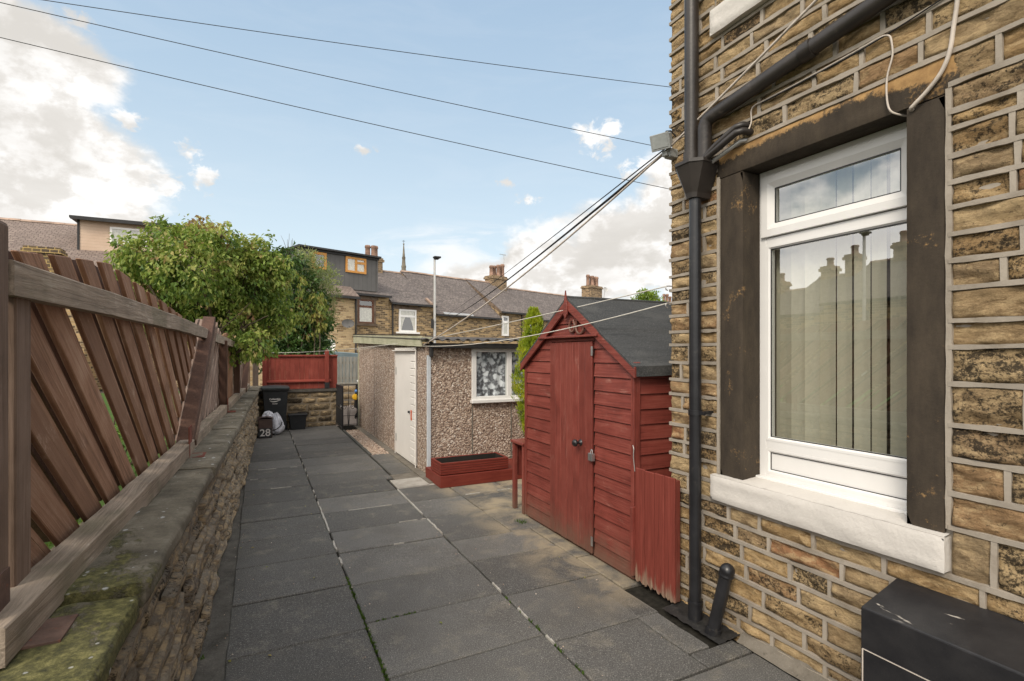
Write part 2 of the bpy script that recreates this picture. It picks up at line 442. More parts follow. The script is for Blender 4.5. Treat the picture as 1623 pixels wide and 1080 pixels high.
def m_farwall(name, light, darkc, mort, sw=.34, sh=.115, darkness=.5):
    g = G(name); v = g.map(g.n('ShaderNodeTexCoord').outputs['UV'], (1, 1, 1))
    b = g.n('ShaderNodeTexBrick', {'Vector': v, 'Color1': (0, 0, 0), 'Color2': (1, 1, 1), 'Mortar': (.5, .5, .5), 'Scale': 1.0,
            'Mortar Size': .014, 'Mortar Smooth': .1, 'Bias': 0.0, 'Brick Width': sw, 'Row Height': sh}, offset=.5)
    k = b.outputs['Color']; mf = b.outputs['Fac']
    k = g.math('ADD', g.sep(k)[0], g.math('MULTIPLY', g.math('SUBTRACT', g.noise(v, 1.1, 4, .6), .5), 1.1))
    c = g.ramp(k, [(.0, light), (.55 - .35 * darkness, tuple(q * .8 for q in light)), (.95 - .35 * darkness, darkc), (1, darkc)])
    c = g.mix(g.step(g.noise(v, 14, 7, .7), .42, .7, 0, .5), c, tuple(q * 1.2 for q in light))
    c = g.mix(g.math('MULTIPLY', mf, .85), c, mort)
    return g.out(g.bsdf(c, .92, g.bump(g.math('SUBTRACT', g.noise(v, 30, 5), mf), .6, .02), .1))
M['farwall'] = m_farwall('terrace_stone', (.43, .295, .15), (.075, .055, .04), (.40, .31, .2), darkness=.62)
M['farwall2'] = m_farwall('terrace_stone_cleaned', (.52, .38, .215), (.2, .13, .07), (.44, .35, .23), darkness=.2)
M['fardark'] = plain('terrace_dressing', (.15, .11, .08), .9, .1, 0, .4, 3)

def m_slate(name, a, b, w=.3, h=.2, lich=(.24, .21, .16)):
    g = G(name); v = g.n('ShaderNodeTexCoord').outputs['UV']
    br = g.n('ShaderNodeTexBrick', {'Vector': v, 'Color1': a, 'Color2': b, 'Mortar': tuple(k * .4 for k in a), 'Scale': 1.0,
            'Mortar Size': .016, 'Mortar Smooth': .3, 'Bias': 0.0, 'Brick Width': w, 'Row Height': h}, offset=.5)
    c = br.outputs['Color']
    c = g.mix(g.step(g.noise(v, .9, 6, .65), .4, .7, 0, .6), c, tuple(k * .62 for k in a))
    c = g.mix(g.step(g.noise(v, 5, 7, .7), .5, .75, 0, .5), c, lich)
    return g.out(g.bsdf(c, .82, g.bump(g.math('SUBTRACT', g.noise(v, 9, 5), br.outputs['Fac']), .7, .03), .25))
M['slate'] = m_slate('stone_slate_roof', (.125, .105, .098), (.19, .16, .145))
M['slateb'] = m_slate('brown_tile_roof', (.19, .145, .125), (.25, .195, .165), .26, .17)
M['ridge'] = plain('ridge_tile', (.30, .215, .165), .85, .2, 0, .35, 2)
M['clad_grey'] = None
def m_clad(name, a, b, axis, pitch):
    g = G(name); v = g.obj(); p = g.sep(v)
    c = g.ramp(g.noise(v, 1.4, 5, .6), [(.3, a), (.7, b)])
    w = g.math('FRACT', g.math('DIVIDE', p[axis], pitch))
    line = g.step(w, .0, .1, 1, 0)
    c = g.mix(g.math('MULTIPLY', line, .6), c, tuple(k * .35 for k in a))
    return g.out(g.bsdf(c, .75, g.bump(w, .5, .02), .25))
M['clad_grey'] = m_clad('grey_dormer_cladding', (.10, .097, .094), (.125, .12, .116), 0, .28)
M['clad_cream'] = m_clad('cream_boarding', (.50, .365, .27), (.60, .46, .35), 2, .15)
M['farwhite'] = plain('white_frame', (.78, .76, .73), .4, .3, 0, .05)
M['orange'] = plain('golden_oak_frame', (.52, .24, .055), .5, .3, 0, .2, 4)
M['farbrown'] = plain('brown_frame', (.13, .055, .03), .5, .3, 0, .2, 4)
M['gutter'] = plain('dark_gutter', (.028, .027, .027), .5, .3, 0, .3, 3)
M['pot'] = plain('terracotta_pot', (.235, .145, .105), .85, .2, 0, .45, 3, 0, 60, (.12, .08, .06))
M['stack'] = m_farwall('chimney_stone', (.30, .21, .125), (.11, .08, .055), (.32, .25, .17), .3, .15, .4)
M['stackgold'] = m_farwall('gold_pointed_chimney', (.19, .14, .08), (.07, .055, .045), (.52, .37, .15), .3, .16, .5)
M['curtain'] = plain('net_curtain', (.55, .50, .42), .9, .1, 0, .25, 9)
M['steel'] = plain('galvanised_steel', (.45, .44, .42), .45, .4, .55, .12, 3)
M['spire'] = plain('spire_stone', (.17, .15, .115), .9, .1, 0, .35, .3)
M['terracot'] = plain('red_lock_plate', (.52, .10, .04), .5)
M['bin'] = plain('black_bin_plastic', (.018, .02, .023), .45, .4, 0, .25, 5, .2, 80, (.04, .04, .04))
M['binlid'] = plain('dark_green_grey_lid', (.026, .034, .036), .42, .45, 0, .25, 5)
M['brownbox'] = plain('brown_plastic', (.085, .055, .048), .55, .35, 0, .3, 6)
M['bag'] = plain('white_carrier_bag', (.55, .56, .62), .4, .4, 0, .18, 9, .3, 25)
M['lettering'] = plain('white_lettering', (.62, .60, .58), .6, .2, 0, .1)
M['chrome'] = plain('dull_chrome', (.42, .41, .40), .35, .5, .8, .2, 9)
M['floodglass'] = plain('floodlight_glass', (.34, .36, .35), .12, .6, 0, .2, 9)
M['floodbody'] = plain('grey_floodlight_body', (.30, .31, .30), .5, .4, 0, .2, 9)
M['cableblack'] = plain('black_cable', (.018, .017, .017), .6, .3)
M['cablewhite'] = plain('off_white_cable', (.50, .44, .38), .55, .3, 0, .2, 12, 0, 60, (.25, .2, .15))
M['line'] = plain('plastic_clothes_line', (.55, .52, .46), .55, .3, 0, .15, 20)
M['postgrey'] = plain('pale_blue_grey_post', (.50, .53, .56), .5, .3, 0, .1, 3)
M['yellow'] = plain('yellow_disc', (.75, .42, .02), .5, .3, 0, .1)
M['blue'] = plain('blue_cap', (.10, .25, .6), .5, .3)
M['rubber'] = plain('black_rubber', (.02, .02, .022), .7, .3)
M['bluegrey'] = plain('blue_grey_roofing', (.22, .28, .30), .7, .3, 0, .15, 2)
M['bark'] = plain('bark', (.11, .085, .06), .9, .15, 0, .4, 8, .8, 30)

def m_leaf(name, stops, trans=.35, rough=.5):
    g = G(name); t = g.tint()
    c = g.ramp(t, stops)
    d = g.bsdf(c, rough, None, .35)
    tl = g.n('ShaderNodeBsdfTranslucent', {'Color': g.mix(.3, c, (.25, .28, .03), 'ADD')}).outputs[0]
    return g.out(g.n('ShaderNodeMixShader', {0: trans, 1: d, 2: tl}).outputs[0])
M['leaf_mag'] = m_leaf('yellowing_green_leaf', [(0, (.05, .10, .02)), (.3, (.125, .20, .034)), (.58, (.235, .305, .058)), (.82, (.42, .42, .13)), (.92, (.42, .32, .14)), (1, (.25, .135, .07))])
M['leaf_dark'] = m_leaf('dark_evergreen_leaf', [(0, (.025, .06, .018)), (.5, (.055, .115, .028)), (.85, (.11, .18, .045)), (1, (.20, .24, .07))], .18, .35)
M['leaf_autumn'] = m_leaf('olive_yellow_leaf', [(0, (.07, .12, .022)), (.5, (.17, .21, .04)), (.8, (.30, .27, .07)), (1, (.27, .17, .06))])
M['leaf_pale'] = m_leaf('pale_feathery_leaf', [(0, (.13, .17, .06)), (.5, (.24, .28, .11)), (1, (.36, .37, .16))])
M['leaf_gold'] = m_leaf('golden_conifer_leaf', [(0, (.13, .20, .012)), (.4, (.27, .34, .018)), (.8, (.42, .46, .025)), (1, (.52, .47, .04))], .3)
M['leaf_far'] = m_leaf('fresh_green_leaf', [(0, (.09, .16, .02)), (.5, (.17, .26, .03)), (1, (.27, .35, .05))])
M['leaf_low'] = m_leaf('low_shrub_leaf', [(0, (.025, .06, .01)), (.5, (.07, .13, .022)), (1, (.2, .29, .05))])

def m_ground(name, a, b, sc=2):
    g = G(name); v = g.obj()
    c = g.ramp(g.noise(v, sc, 9, .7), [(.3, a), (.7, b)])
    return g.out(g.bsdf(c, .95, g.bump(g.noise(v, sc * 12, 8, .7), .6, .02), .1))
M['ground'] = m_ground('rough_ground', (.07, .065, .05), (.13, .12, .095))
M['lawn'] = m_ground('neighbour_lawn', (.035, .07, .015), (.075, .12, .03), 6)
M['pea'] = None
def m_pea():
    g = G('gravel_stone'); t = g.tint(); v = g.obj()
    c = g.ramp(t, [(0, (.22, .15, .11)), (.4, (.38, .28, .215)), (.8, (.5, .40, .32)), (1, (.62, .55, .47))])
    return g.out(g.bsdf(c, .8, None, .3))
M['pea'] = m_pea()

def m_lace():
    g = G('flower_lace'); v = g.obj()
    vv = g.n('ShaderNodeVectorMath', {0: v, 1: g.map(g.noise(v, 9, 3, .6, out='Color'), (.12, .12, .12))}, operation='ADD').outputs[0]
    d = g.voro(vv, 9.5, 'Distance'); d2 = g.voro(vv, 21, 'Distance')
    f = g.math('ADD', g.math('MULTIPLY', g.step(d, .1, .62), .62), g.math('MULTIPLY', d2, .42))
    f = g.math('ADD', f, g.math('MULTIPLY', g.math('SUBTRACT', g.noise(v, 16, 3, .6), .5), .55))
    f = g.math('SUBTRACT', f, .19)
    c = g.ramp(f, [(.3, (.85, .85, .9)), (.5, (.6, .61, .66)), (.6, (.26, .265, .29)), (.8, (.11, .11, .12))])
    return g.out(g.bsdf(c, .9, None, .1))
M['lace'] = m_lace()
# ------------------------------------------------------------------ stone walls
def stone(mb, P, u0, u1, v0, v1, res, amp, edge, rim, seed, tint, wob=.006, bulge=0.0, mi=0, stretch=1.0, ust=1.0):
    nu = max(3, min(60, int((u1 - u0) / res))); nv = max(3, min(30, int((v1 - v0) / res)))
    wu = u1 - u0; wv = v1 - v0
    vs = []
    for j in range(nv + 1):
        for i in range(nu + 1):
            a = i / nu; b = j / nv
            u = u0 + wu * a; v = v0 + wv * b
            du = min(a, 1 - a) * wu; dv = min(b, 1 - b) * wv
            e = min(1, min(du, dv) / rim); e = e * e * (3 - 2 * e)
            nn = fbm(u * 6 * ust + seed, v * 15 * stretch, seed * 1.7, 5)
            d = edge * (1 - e) + e * (amp * nn + bulge * (1 - (2 * b - 1) ** 2) * (1 - (2 * a - 1) ** 4))
            if i in (0, nu): u += wob * noise.noise((seed, v * 14, i))
            if j in (0, nv): v += wob * noise.noise((u * 7, seed, j))
            vs.append(P(u, v, d))
    fs = []
    for j in range(nv):
        for i in range(nu):
            k = j * (nu + 1) + i
            fs.append((k, k + 1, k + nu + 2, k + nu + 1))
    mb.add(vs, fs, tint, mi, True)

XW = 2.50                                     # face of the house wall
def PH(u, v, d): return (XW - d, u, v)        # u = y, v = z; stones face -x
HY0, HY1 = -2.2, 2.655
# window opening and dressings
OY0, OY1, OZ0, OZ1 = 1.235, 2.07, .92, 2.70
house = thing('house', 'sooty yellow stone house end with pale raised pointing and a white framed window', 'house', (2.7, 0, 0))

mb = MB(); mo = MB()
JT = .0205
def strip_h(u0, u1, z, w=JT):
    n = max(1, int((u1 - u0) / .03)); vs = []
    sd = rnd() * 50
    for i in range(n + 1):
        u = u0 + (u1 - u0) * i / n
        a = z + .004 * noise.noise((u * 5, sd, 0)); ww = w / 2 * (1 + .38 * noise.noise((u * 11, sd, 5)) + .2 * noise.noise((u * 37, sd, 8)))
        for (dz, dd) in ((-ww, -.020), (-ww * .94, .006), (ww * .94, .0075), (ww, -.020)):
            vs.append(PH(u, a + dz, dd + .0015 * noise.noise((u * 20, z * 9, sd))))
    fs = []
    for i in range(n):
        for k in range(3):
            a = i * 4 + k; fs.append((a, a + 4, a + 5, a + 1))
    mo.add(vs, [f[::-1] for f in fs])
    mo.add(vs[:4], [(0, 1, 2, 3)]); mo.add(vs[-4:], [(3, 2, 1, 0)])
def strip_v(u, z0, z1, w=JT):
    sd = rnd() * 50; n = max(1, int((z1 - z0) / .06)); vs = []
    for i in range(n + 1):
        z = z0 + (z1 - z0) * i / n
        ww = w / 2 * (1 + .35 * noise.noise((z * 13, sd, 0))); c = u + .003 * noise.noise((z * 9, sd, 3))
        for (du, dd) in ((-ww, -.020), (-ww * .94, .0035), (ww * .94, .0045), (ww, -.020)):
            vs.append(PH(c + du, z, dd))
    fs = []
    for i in range(n):
        for k in range(3):
            a = i * 4 + k; fs.append((a, a + 4, a + 5, a + 1))
    mo.add(vs, fs)

def region(u0, u1, zs, smin=.19, smax=.46, capl=False, capr=False):
    for k in range(len(zs) - 1):
        z0, z1 = zs[k], zs[k + 1]
        strip_h(u0, u1, z1)
        u = u1; joints = []
        first = ru(.10, .34)
        w = min(first, u1 - u0)
        while True:
            if u - w - u0 < .09: w = u - u0
            a, b = u - w, u
            g0 = JT * .35
            res = .0115 if (a > .3 and z0 < 4.2) else .03
            stone(mb, PH, a + g0, b - g0, z0 + g0, z1 - g0, res, .024, -.012, .008, rnd() * 90, rnd(), .006, .0)
            if a - u0 > .02: strip_v(a, z0 + JT * .3, z1 - JT * .3)
            u = a
            if u - u0 < .02: break
            w = ru(smin, smax)
def courses(z0, z1, lo=.085, hi=.125):
    zs = [z0]; n = max(1, round((z1 - z0) / ((lo + hi) / 2)))
    hs = [ru(lo, hi) for _ in range(n)]; k = (z1 - z0) / sum(hs)
    for h in hs: zs.append(zs[-1] + h * k)
    zs[-1] = z1
    return zs
zbase = [-.1, .045, .125, .23, .345, .45, .555, .655, .748]
region(HY0, HY1, zbase, .2, .4)
strip_v(2.243, .92, 2.715); strip_v(1.083, .94, 2.72)
zr = [.748, .947, 1.085, 1.223, 1.361, 1.527, 1.675, 1.778, 1.91, 2.02, 2.127, 2.235, 2.335, 2.44, 2.55, 2.62, 2.73, 2.86]
region(HY0, 1.083, zr, .24, .6)
zl = courses(.748, 2.86, .085, .118)
region(2.25, HY1, zl, .13, .3)
zc = courses(2.86, 3.56, .09, .118)
region(HY0, HY1, zc, .2, .42)
zd = courses(3.56, 5.6, .09, .12)
region(2.275, HY1, zd, .13, .3)
region(1.09, 2.275, [3.745, 5.6] if False else courses(3.745, 5.6, .1, .14), .3, .5)
region(HY0, 1.09, zd, .25, .5)
strip_h(2.25, HY1, .748); strip_h(HY0, 1.083, .748); strip_h(1.05, 2.27, 2.862)
wall = mb.build('wall', M['stone'], house)
mo.build('pointing', M['mortar'], wall)
# body of the wall behind the stones, with the window opening left free
bk = MB(); xb0, xb1 = XW + .018, XW + .34
bk.box(xb0, xb1, HY0, OY0 - .12, -.1, 5.6); bk.box(xb0, xb1, OY1 + .02, HY1 - .012, -.1, 5.6)
bk.box(xb0, xb1, OY0 - .12, OY1 + .02, -.1, .78); bk.box(xb0, xb1, OY0 - .12, OY1 + .02, OZ1 + .02, 5.6)
bk.build('wall_core', M['mortar'], wall)
# rest of the house body (gable end, far walls, roof) seen only from the side
hb = MB()
hb.box(XW + .345, 9.5, HY1 - .30, HY1 - .012, -.1, 5.6); hb.box(9.5, 9.8, HY0, HY1 - .012, -.1, 5.6); hb.box(XW + .345, 9.5, HY0, HY0 + .3, -.1, 5.6)
hb.build('rear_wall', M['farwall'], house, uv=True)
rf = MB()
rf.prism([(XW - .25, HY0 - .1, 5.62), (6.15, HY0 - .1, 8.2), (10.05, HY0 - .1, 5.62)], (0, HY1 - HY0 + .2, 0))
rf.build('roof', M['slate'], house, uv=True)
# quoin ends of the corner: rough end faces
qb = MB()
for z0, z1 in zip(zbase[:-1] + zl[:-1] + zc[:-1] + zd[:-1], zbase[1:] + zl[1:] + zc[1:] + zd[1:]):
    stone(qb, lambda u, v, d: (XW + u, HY1 - .012 + d, v), .004, .335, z0 + .008, z1 - .008, .03, .012, -.008, .02, rnd() * 50, rnd(), .003)
    qb_last = z1
qb.build('quoin', M['stone'], house)

# dressings
def slab(name, mat, x0, y0, y1, z0, z1, par, dep=.22, res=.02, amp=.004, rim=.008, e=-.006):
    m = MB()
    stone(m, lambda u, v, d: (x0 - d, u, v), y0, y1, z0, z1, res, amp, e, rim, rnd() * 60, .5, .002)
    m.sheet(max(2, int((y1 - y0) / .04)), 4, lambda a, b: (x0 + .006 + (dep) * b, y0 + (y1 - y0) * a, z1 - .001 + .002 * noise.noise((a * 20, b * 6, z1))), .5, 0, True, True)
    m.box(x0 + .006, x0 + dep, y0 + .001, y1 - .001, z0 + .001, z1 - .003, .5)
    return m.build(name, mat, par)
slab('lintel', M['lintel'], XW - .004, 1.05, 2.252, 2.705, 2.852, house, .20)
slab('jamb', M['dress'], XW - .003, 2.07, 2.23, .908, 2.70, house, .20)
slab('jamb', M['dress'], XW - .003, 1.098, 1.235, .908, 2.70, house, .20)
# white painted sill with a sloped weathering
m = MB()
stone(m, lambda u, v, d: (XW - .045 - d, u, v), 1.082, 2.272, .766, .914, .02, .005, -.007, .01, 4.2, .5, .003)
def sillz(x): return .914 + (x - (XW - .04)) * .075
m.sheet(50, 8, lambda a, b: (XW - .040 + .19 * b, 1.083 + 1.188 * a, sillz(XW - .04 + .19 * b) + .003 * noise.noise((a * 30, b * 9, 1))), .5, 0, True, True)
m.box(XW - .038, XW + .15, 1.084, 2.270, .768, .905, .5)
m.build('sill', M['wpaint'], house)
m = MB()
stone(m, lambda u, v, d: (XW - .05 - d, u, v), 1.1, 2.272, 3.572, 3.727, .02, .006, -.008, .012, 8.2, .5, .004)
m.box(XW - .043, XW + .1, 1.102, 2.270, 3.574, 3.724, .5)
m.build('upper_sill', M['wpaint'], house)

# window
XF = 2.645
win = MB()
fy0, fy1, fz0, fz1 = 1.232, 2.072, .915, 2.706
def ring(mm, x0, x1, y0, y1, z0, z1, w, tint=.5):
    mm.box(x0, x1, y0, y0 + w, z0, z1, tint); mm.box(x0, x1, y1 - w, y1, z0, z1, tint)
    mm.box(x0, x1, y0 + w, y1 - w, z0, z0 + w, tint); mm.box(x0, x1, y0 + w, y1 - w, z1 - w, z1, tint)
ring(win, XF, XF + .06, fy0, fy1, fz0, fz1, .045)
win.box(XF + .001, XF + .06, fy0 + .045, fy1 - .045, 2.268, 2.315, .5)          # transom
win.box(XF + .001, XF + .06, fy0 + .045, fy1 - .045, 1.098, 1.15, .5)           # lower rail
win.box(XF - .035, XF + .0, fy0, fy1, fz0 - .02, fz0 + .022, .5)                # cill nose
frame = win.build('window', M['upvc'], house, bevel=.004, segs=2)
sash = MB()
def bevel_ring(mm, xo, xi, y0, y1, z0, z1, w):
    # mitred sash: outer face proud, sloping inwards to the glass
    o = [(y0, z0), (y1, z0), (y1, z1), (y0, z1)]; i1 = [(y0 + w * .55, z0 + w * .55), (y1 - w * .55, z0 + w * .55), (y1 - w * .55, z1 - w * .55), (y0 + w * .55, z1 - w * .55)]
    i2 = [(y0 + w, z0 + w), (y1 - w, z0 + w), (y1 - w, z1 - w), (y0 + w, z1 - w)]
    vs = [(xi + .03, *p) for p in o] + [(xo, p[0], p[1]) for p in o] + [(xo, *p) for p in i1] + [(xi, *p) for p in i2] + [(xi + .03, *p) for p in i2]
    fs = []
    for r in range(4):
        for k in range(4):
            k2 = (k + 1) % 4; fs.append((r * 4 + k, (r + 1) * 4 + k, (r + 1) * 4 + k2, r * 4 + k2))
    mm.add(vs, fs, .5)
bevel_ring(sash, XF - .016, XF + .006, fy0 + .022, fy1 - .020, 2.318, 2.672, .078)
sash.build('sash', M['upvc'], frame, bevel=.003)
bead = MB()
bevel_ring(bead, XF - .001, XF + .012, fy0 + .045, fy1 - .045, 1.145, 2.272, .024)
bevel_ring(bead, XF - .001, XF + .010, fy0 + .045, fy1 - .045, .955, 1.10, .024)
bead.build('glazing_bead', M['upvc'], frame)
gk = MB()
def gasket(y0, y1, z0, z1, x, w=.005): ring(gk, x, x + .006, y0, y1, z0, z1, w)
gasket(fy0 + .098, fy1 - .096, 2.394, 2.596, XF + .005); gasket(fy0 + .066, fy1 - .066, 1.166, 2.251, XF + .009); gasket(fy0 + .066, fy1 - .066, .976, 1.079, XF + .008)
gk.build('gasket', M['black'], frame)
pn = MB(); pn.box(XF + .013, XF + .03, fy0 + .07, fy1 - .07, .98, 1.076, .5); pn.build('panel', M['upvc'], frame)
gp = MB(); gp.add([(XF + .015, y_, z_) for y_, z_ in ((fy0 + .098, 2.394), (fy0 + .098, 2.596), (fy1 - .096, 2.596), (fy1 - .096, 2.394))], [(0, 1, 2, 3)], .5); gp.build('pane', M['glass'], frame)
gp = MB(); gp.add([(XF + .018, y_, z_) for y_, z_ in ((fy0 + .066, 1.166), (fy0 + .066, 2.251), (fy1 - .066, 2.251), (fy1 - .066, 1.166))], [(0, 1, 2, 3)], .5); gp.build('pane', M['glass'], frame)
dr = MB()
for yy in (1.90, 1.39):
    dr = MB(); dr.box(XF - .0365, XF - .034, yy - .018, yy + .018, .917, .922, .5); dr.build('drain_slot', M['black'], frame)
# the room behind
rm = MB(); rm.box(3.9, 3.95, .2, 2.34, .2, 2.95); rm.box(XW + .345, 3.95, .2, 2.34, .15, .2); rm.box(XW + .345, 3.95, .2, 2.34, 2.95, 3.0); rm.box(XW + .345, 3.95, .15, .2, .15, 3.0)
rm.build('room_lining', M['conc'], house)
bl = thing('vertical_blind', 'pale sage vertical slat blind hanging inside the house window', 'blind', (2.76, 1.65, 1.0))
m = MB(); m.box(2.735, 2.775, fy0 + .02, fy1 - .02, 2.63, 2.665); m.build('headrail', M['upvc'], bl)
y = 2.035; k = 0
proto = None
ys = [1.981 + .01, 1.897, 1.815, 1.735, 1.647, 1.559, 1.479, 1.392, 1.31]
for k, y in enumerate(ys):
    m = MB(); a = math.radians([8, 7, 8, 2, -3, -2, -5, -6, -3][k]); w = [.046, .046, .046, .042, .040, .0405, .036, .039, .04][k]
    cx, sx = w * math.sin(a), w * math.cos(a)
    m.sheet(6, 2, lambda p, q: (2.757 + cx * (2 * p - 1) + .004 * math.cos(math.pi * (p - .5) * 2), y - sx * (2 * p - 1), 1.0 + 1.63 * q), k % 3 / 3, 0, True)
    m.build('slat', M['blind'], bl)

# ------------------------------------------------------------------ pipes on the house
dp = MB(); PX = XW - .075; PY = 2.385
dp.tube([(PX, PY, 2.84), (PX, PY, 5.5)], .043, 14); dp.tube([(PX, PY, 2.835), (PX, PY, 2.9)], .05, 14)
pipe = dp.build('downpipe', M['pipe'], house)
dp = MB(); PXl, PYl = XW - .085, 2.345
dp.tube([(PXl, PYl, .10), (PXl, PYl, 2.63)], .036, 16)
dp.tube([(PXl, PYl, .0), (PXl, PYl, .115)], .043, 16); dp.tube([(PXl, PYl, .11), (PXl, PYl, .125)], .046, 16)
lowp = dp.build('lower_downpipe', M['black'], house)
for z in (1.285,):
    b = MB(); b.tube([(PXl, PYl, z - .016), (PXl, PYl, z + .016)], .042, 16); b.box(PXl + .03, XW + .005, PYl - .06, PYl - .036, z - .008, z + .010); b.beam((PXl, PYl - .03, z), (PXl, PYl - .075, z), .02, .02, (0, 0, 1))
    b.build('pipe_bracket', M['black'], lowp)
hp = MB()
hx, hy = XW - .105, 2.345
def hexring(sx, sy, z, back=XW - .006):
    return [(back, hy + sy, z), (hx - sx * .35, hy + sy, z), (hx - sx, hy + sy * .5, z), (hx - sx, hy - sy * .5, z), (hx - sx * .35, hy - sy, z), (back, hy - sy, z)]
rings = [hexring(.03, .042, 2.60), hexring(.035, .048, 2.63), hexring(.085, .108, 2.79), hexring(.092, .114, 2.795), hexring(.092, .114, 2.815)]
vs = [p for r in rings for p in r]; fs = []
for i in range(4):
    for k in range(6):
        fs.append((i * 6 + k, i * 6 + (k + 1) % 6, (i + 1) * 6 + (k + 1) % 6, (i + 1) * 6 + k))
hp.add(vs, fs, .5); hp.add(rings[0], [tuple(range(6))[::-1]], .5)
inner = hexring(.08, .1, 2.813, XW - .015); hp.add(inner, [tuple(range(6))], .5)
hp.build('hopper', M['pipe'], house)
# long sloping waste pipe, elbow and drop into the hopper
wp = MB()
p0 = Vector((XW - .06, 2.255, 3.07)); p1 = Vector((XW - .06, .2, 3.335))
wp.tube([(XW - .07, 2.285, 2.80), (XW - .07, 2.285, 3.02), (XW - .068, 2.275, 3.05), p0, p1], .041, 14)
for t in (.30, .62):
    q = p0.lerp(p1, t); d = (p1 - p0).normalized(); wp.tube([q - d * .03, q + d * .03], .047, 14)
wp.build('waste_pipe', M['pipe'], house)
w2 = MB()
for (dy, dz, xo) in ((0, 0, .05), (.012, .04, .035)):
    w2.tube([(XW + .02, 2.015 + dy, 2.905 + dz), (XW - xo - .01, 2.02 + dy, 2.90 + dz), (XW - xo - .03, 2.05 + dy, 2.895 + dz), (XW - .09, 2.18, 2.845 + dz * .6), (XW - .10, 2.30, 2.80)], .020, 10)
w2.build('overflow_pipe', M['pipe'], house)
w3 = MB(); w3.tube([(XW + .01, 2.04, 2.868), (XW - .03, 2.06, 2.862), (XW - .055, 2.24, 2.80)], .0135, 8); w3.build('condensate_pipe', M['steel'], house)
sp = MB()
s0 = Vector((XW - .115, 2.185, .0)); s1 = Vector((XW - .075, 2.115, .385)); d = (s1 - s0).normalized()
sp.tube([s0, s1], .036, 16); sp.tube([s0, s0 + d * .05], .045, 16)
sp.tube([s1 - d * .03, s1 - d * .022, s1 - d * .014, s1 - d * .006, s1, s1 + d * .012, s1 + d * .03, s1 + d * .045, s1 + d * .054], [.037, .044, .044, .039, .042, .043, .037, .024, .004], 16)
sp.build('gully_pipe', M['black'], house)
gl = MB(); gl.sheet(24, 8, lambda a, b: (XW - .175 + .17 * b + .008 * noise.noise((a * 9, b * 4, 5)), 2.08 + .46 * a + .006 * noise.noise((a * 5, b * 9, 2)), .010 + .014 * b + .008 * noise.noise((a * 16, b * 7, 1))), .5, 0, True, True); M['tar'] = plain('black_bitumen', (.022, .021, .02), .55, .4, 0, .5, 12, .8, 50, (.06, .055, .05)); gl.build('gully_tray', M['tar'], house)
ft = MB()
ft.sheet(60, 5, lambda a, b: (XW - .062 + .07 * b + .012 * noise.noise((a * 30, 0, b)), -1.5 + 3.56 * a, .008 + .06 * b + .008 * noise.noise((a * 60, b * 5, 3))), .5, 0, True, True)
ft.build('mortar_fillet', M['conc'], house)

# surface wiring on the wall
def wire(name, pts, r, mat, par, n=6):
    m = MB(); m.tube(pts, r, n); return m.build(name, mat, par)
def smooth_path(pts, k=5):
    out = []; P = [Vector(p) for p in pts]
    for i in range(len(P) - 1):
        a = P[max(i - 1, 0)]; b = P[i]; c = P[i + 1]; d = P[min(i + 2, len(P) - 1)]
        for j in range(k):
            t = j / k
            out.append(.5 * ((2 * b) + (c - a) * t + (2 * a - 5 * b + 4 * c - d) * t * t + (3 * b - a - 3 * c + d) * t ** 3))
    out.append(P[-1]); return out
wx = XW - .014
wire('thin_cable', smooth_path([(wx - .02, 2.005, 2.90), (wx, 2.0, 2.95), (wx, 2.0, 3.015), (wx, 1.975, 3.035), (wx, 1.93, 3.035), (wx, 1.75, 3.038), (wx, 1.6, 3.043), (wx, 1.42, 3.052), (wx, 1.33, 3.058), (wx, 1.295, 3.045), (wx, 1.285, 3.01), (wx, 1.282, 2.95), (wx - .004, 1.30, 2.87), (wx - .004, 1.303, 2.79), (wx - .004, 1.292, 2.72), (wx + .02, 1.27, 2.693), (wx + .09, 1.25, 2.692)]), .0042, M['cablewhite'], house)
wire('thin_cable', smooth_path([(wx, 1.93, 3.028), (wx, 1.75, 3.031), (wx, 1.6, 3.036), (wx, 1.42, 3.044), (wx, 1.2, 3.07), (wx, .9, 3.12), (wx, .4, 3.17)]), .0035, M['cableblack'], house)
wire('white_cable', smooth_path([(wx, 1.04, 3.4), (wx, 1.045, 3.15), (wx, 1.05, 3.04), (wx - .003, 1.06, 2.95), (wx - .004, 1.072, 2.86), (wx - .004, 1.10, 2.79), (wx - .004, 1.15, 2.735), (wx - .003, 1.195, 2.70), (wx + .01, 1.213, 2.688), (wx + .10, 1.212, 2.686)]), .0085, M['cablewhite'], house, 8)

# black meter cupboard low on the wall
mbx = thing('meter_box', 'scuffed black meter cupboard standing low against the stone house wall', 'meter box', (XW - .13, .9, 0))
m = MB(); bx0, bx1, by0, by1, bz = 2.235, XW + .004, .30, 1.272, .622
m.prism([(bx0, by0, .02), (bx0, by0, bz - .02), (bx1, by0, bz + .05), (bx1, by0, .02)], (0, by1 - by0, 0))
m.build('body', M['blackbox'], mbx, bevel=.006, segs=2)
m = MB(); m.box(bx0 - .009, bx0 + .004, by0 + .03, by1 - .012, .05, .438); m.build('door', M['blackbox'], mbx, bevel=.003)
m = MB()
pts = [(bx0 - .0105, by1 - .014, .06 + i * .018) for i in range(21)]
m.beam((bx0 - .0095, by1 - .0135, .06), (bx0 - .0095, by1 - .0135, .436), .002, .005, (1, 0, 0)); m.beam((bx0 - .0095, by1 - .013, .4365), (bx0 - .0095, .72, .4365), .002, .0035, (1, 0, 0))
m.build('worn_edge', M['cablewhite'], mbx)

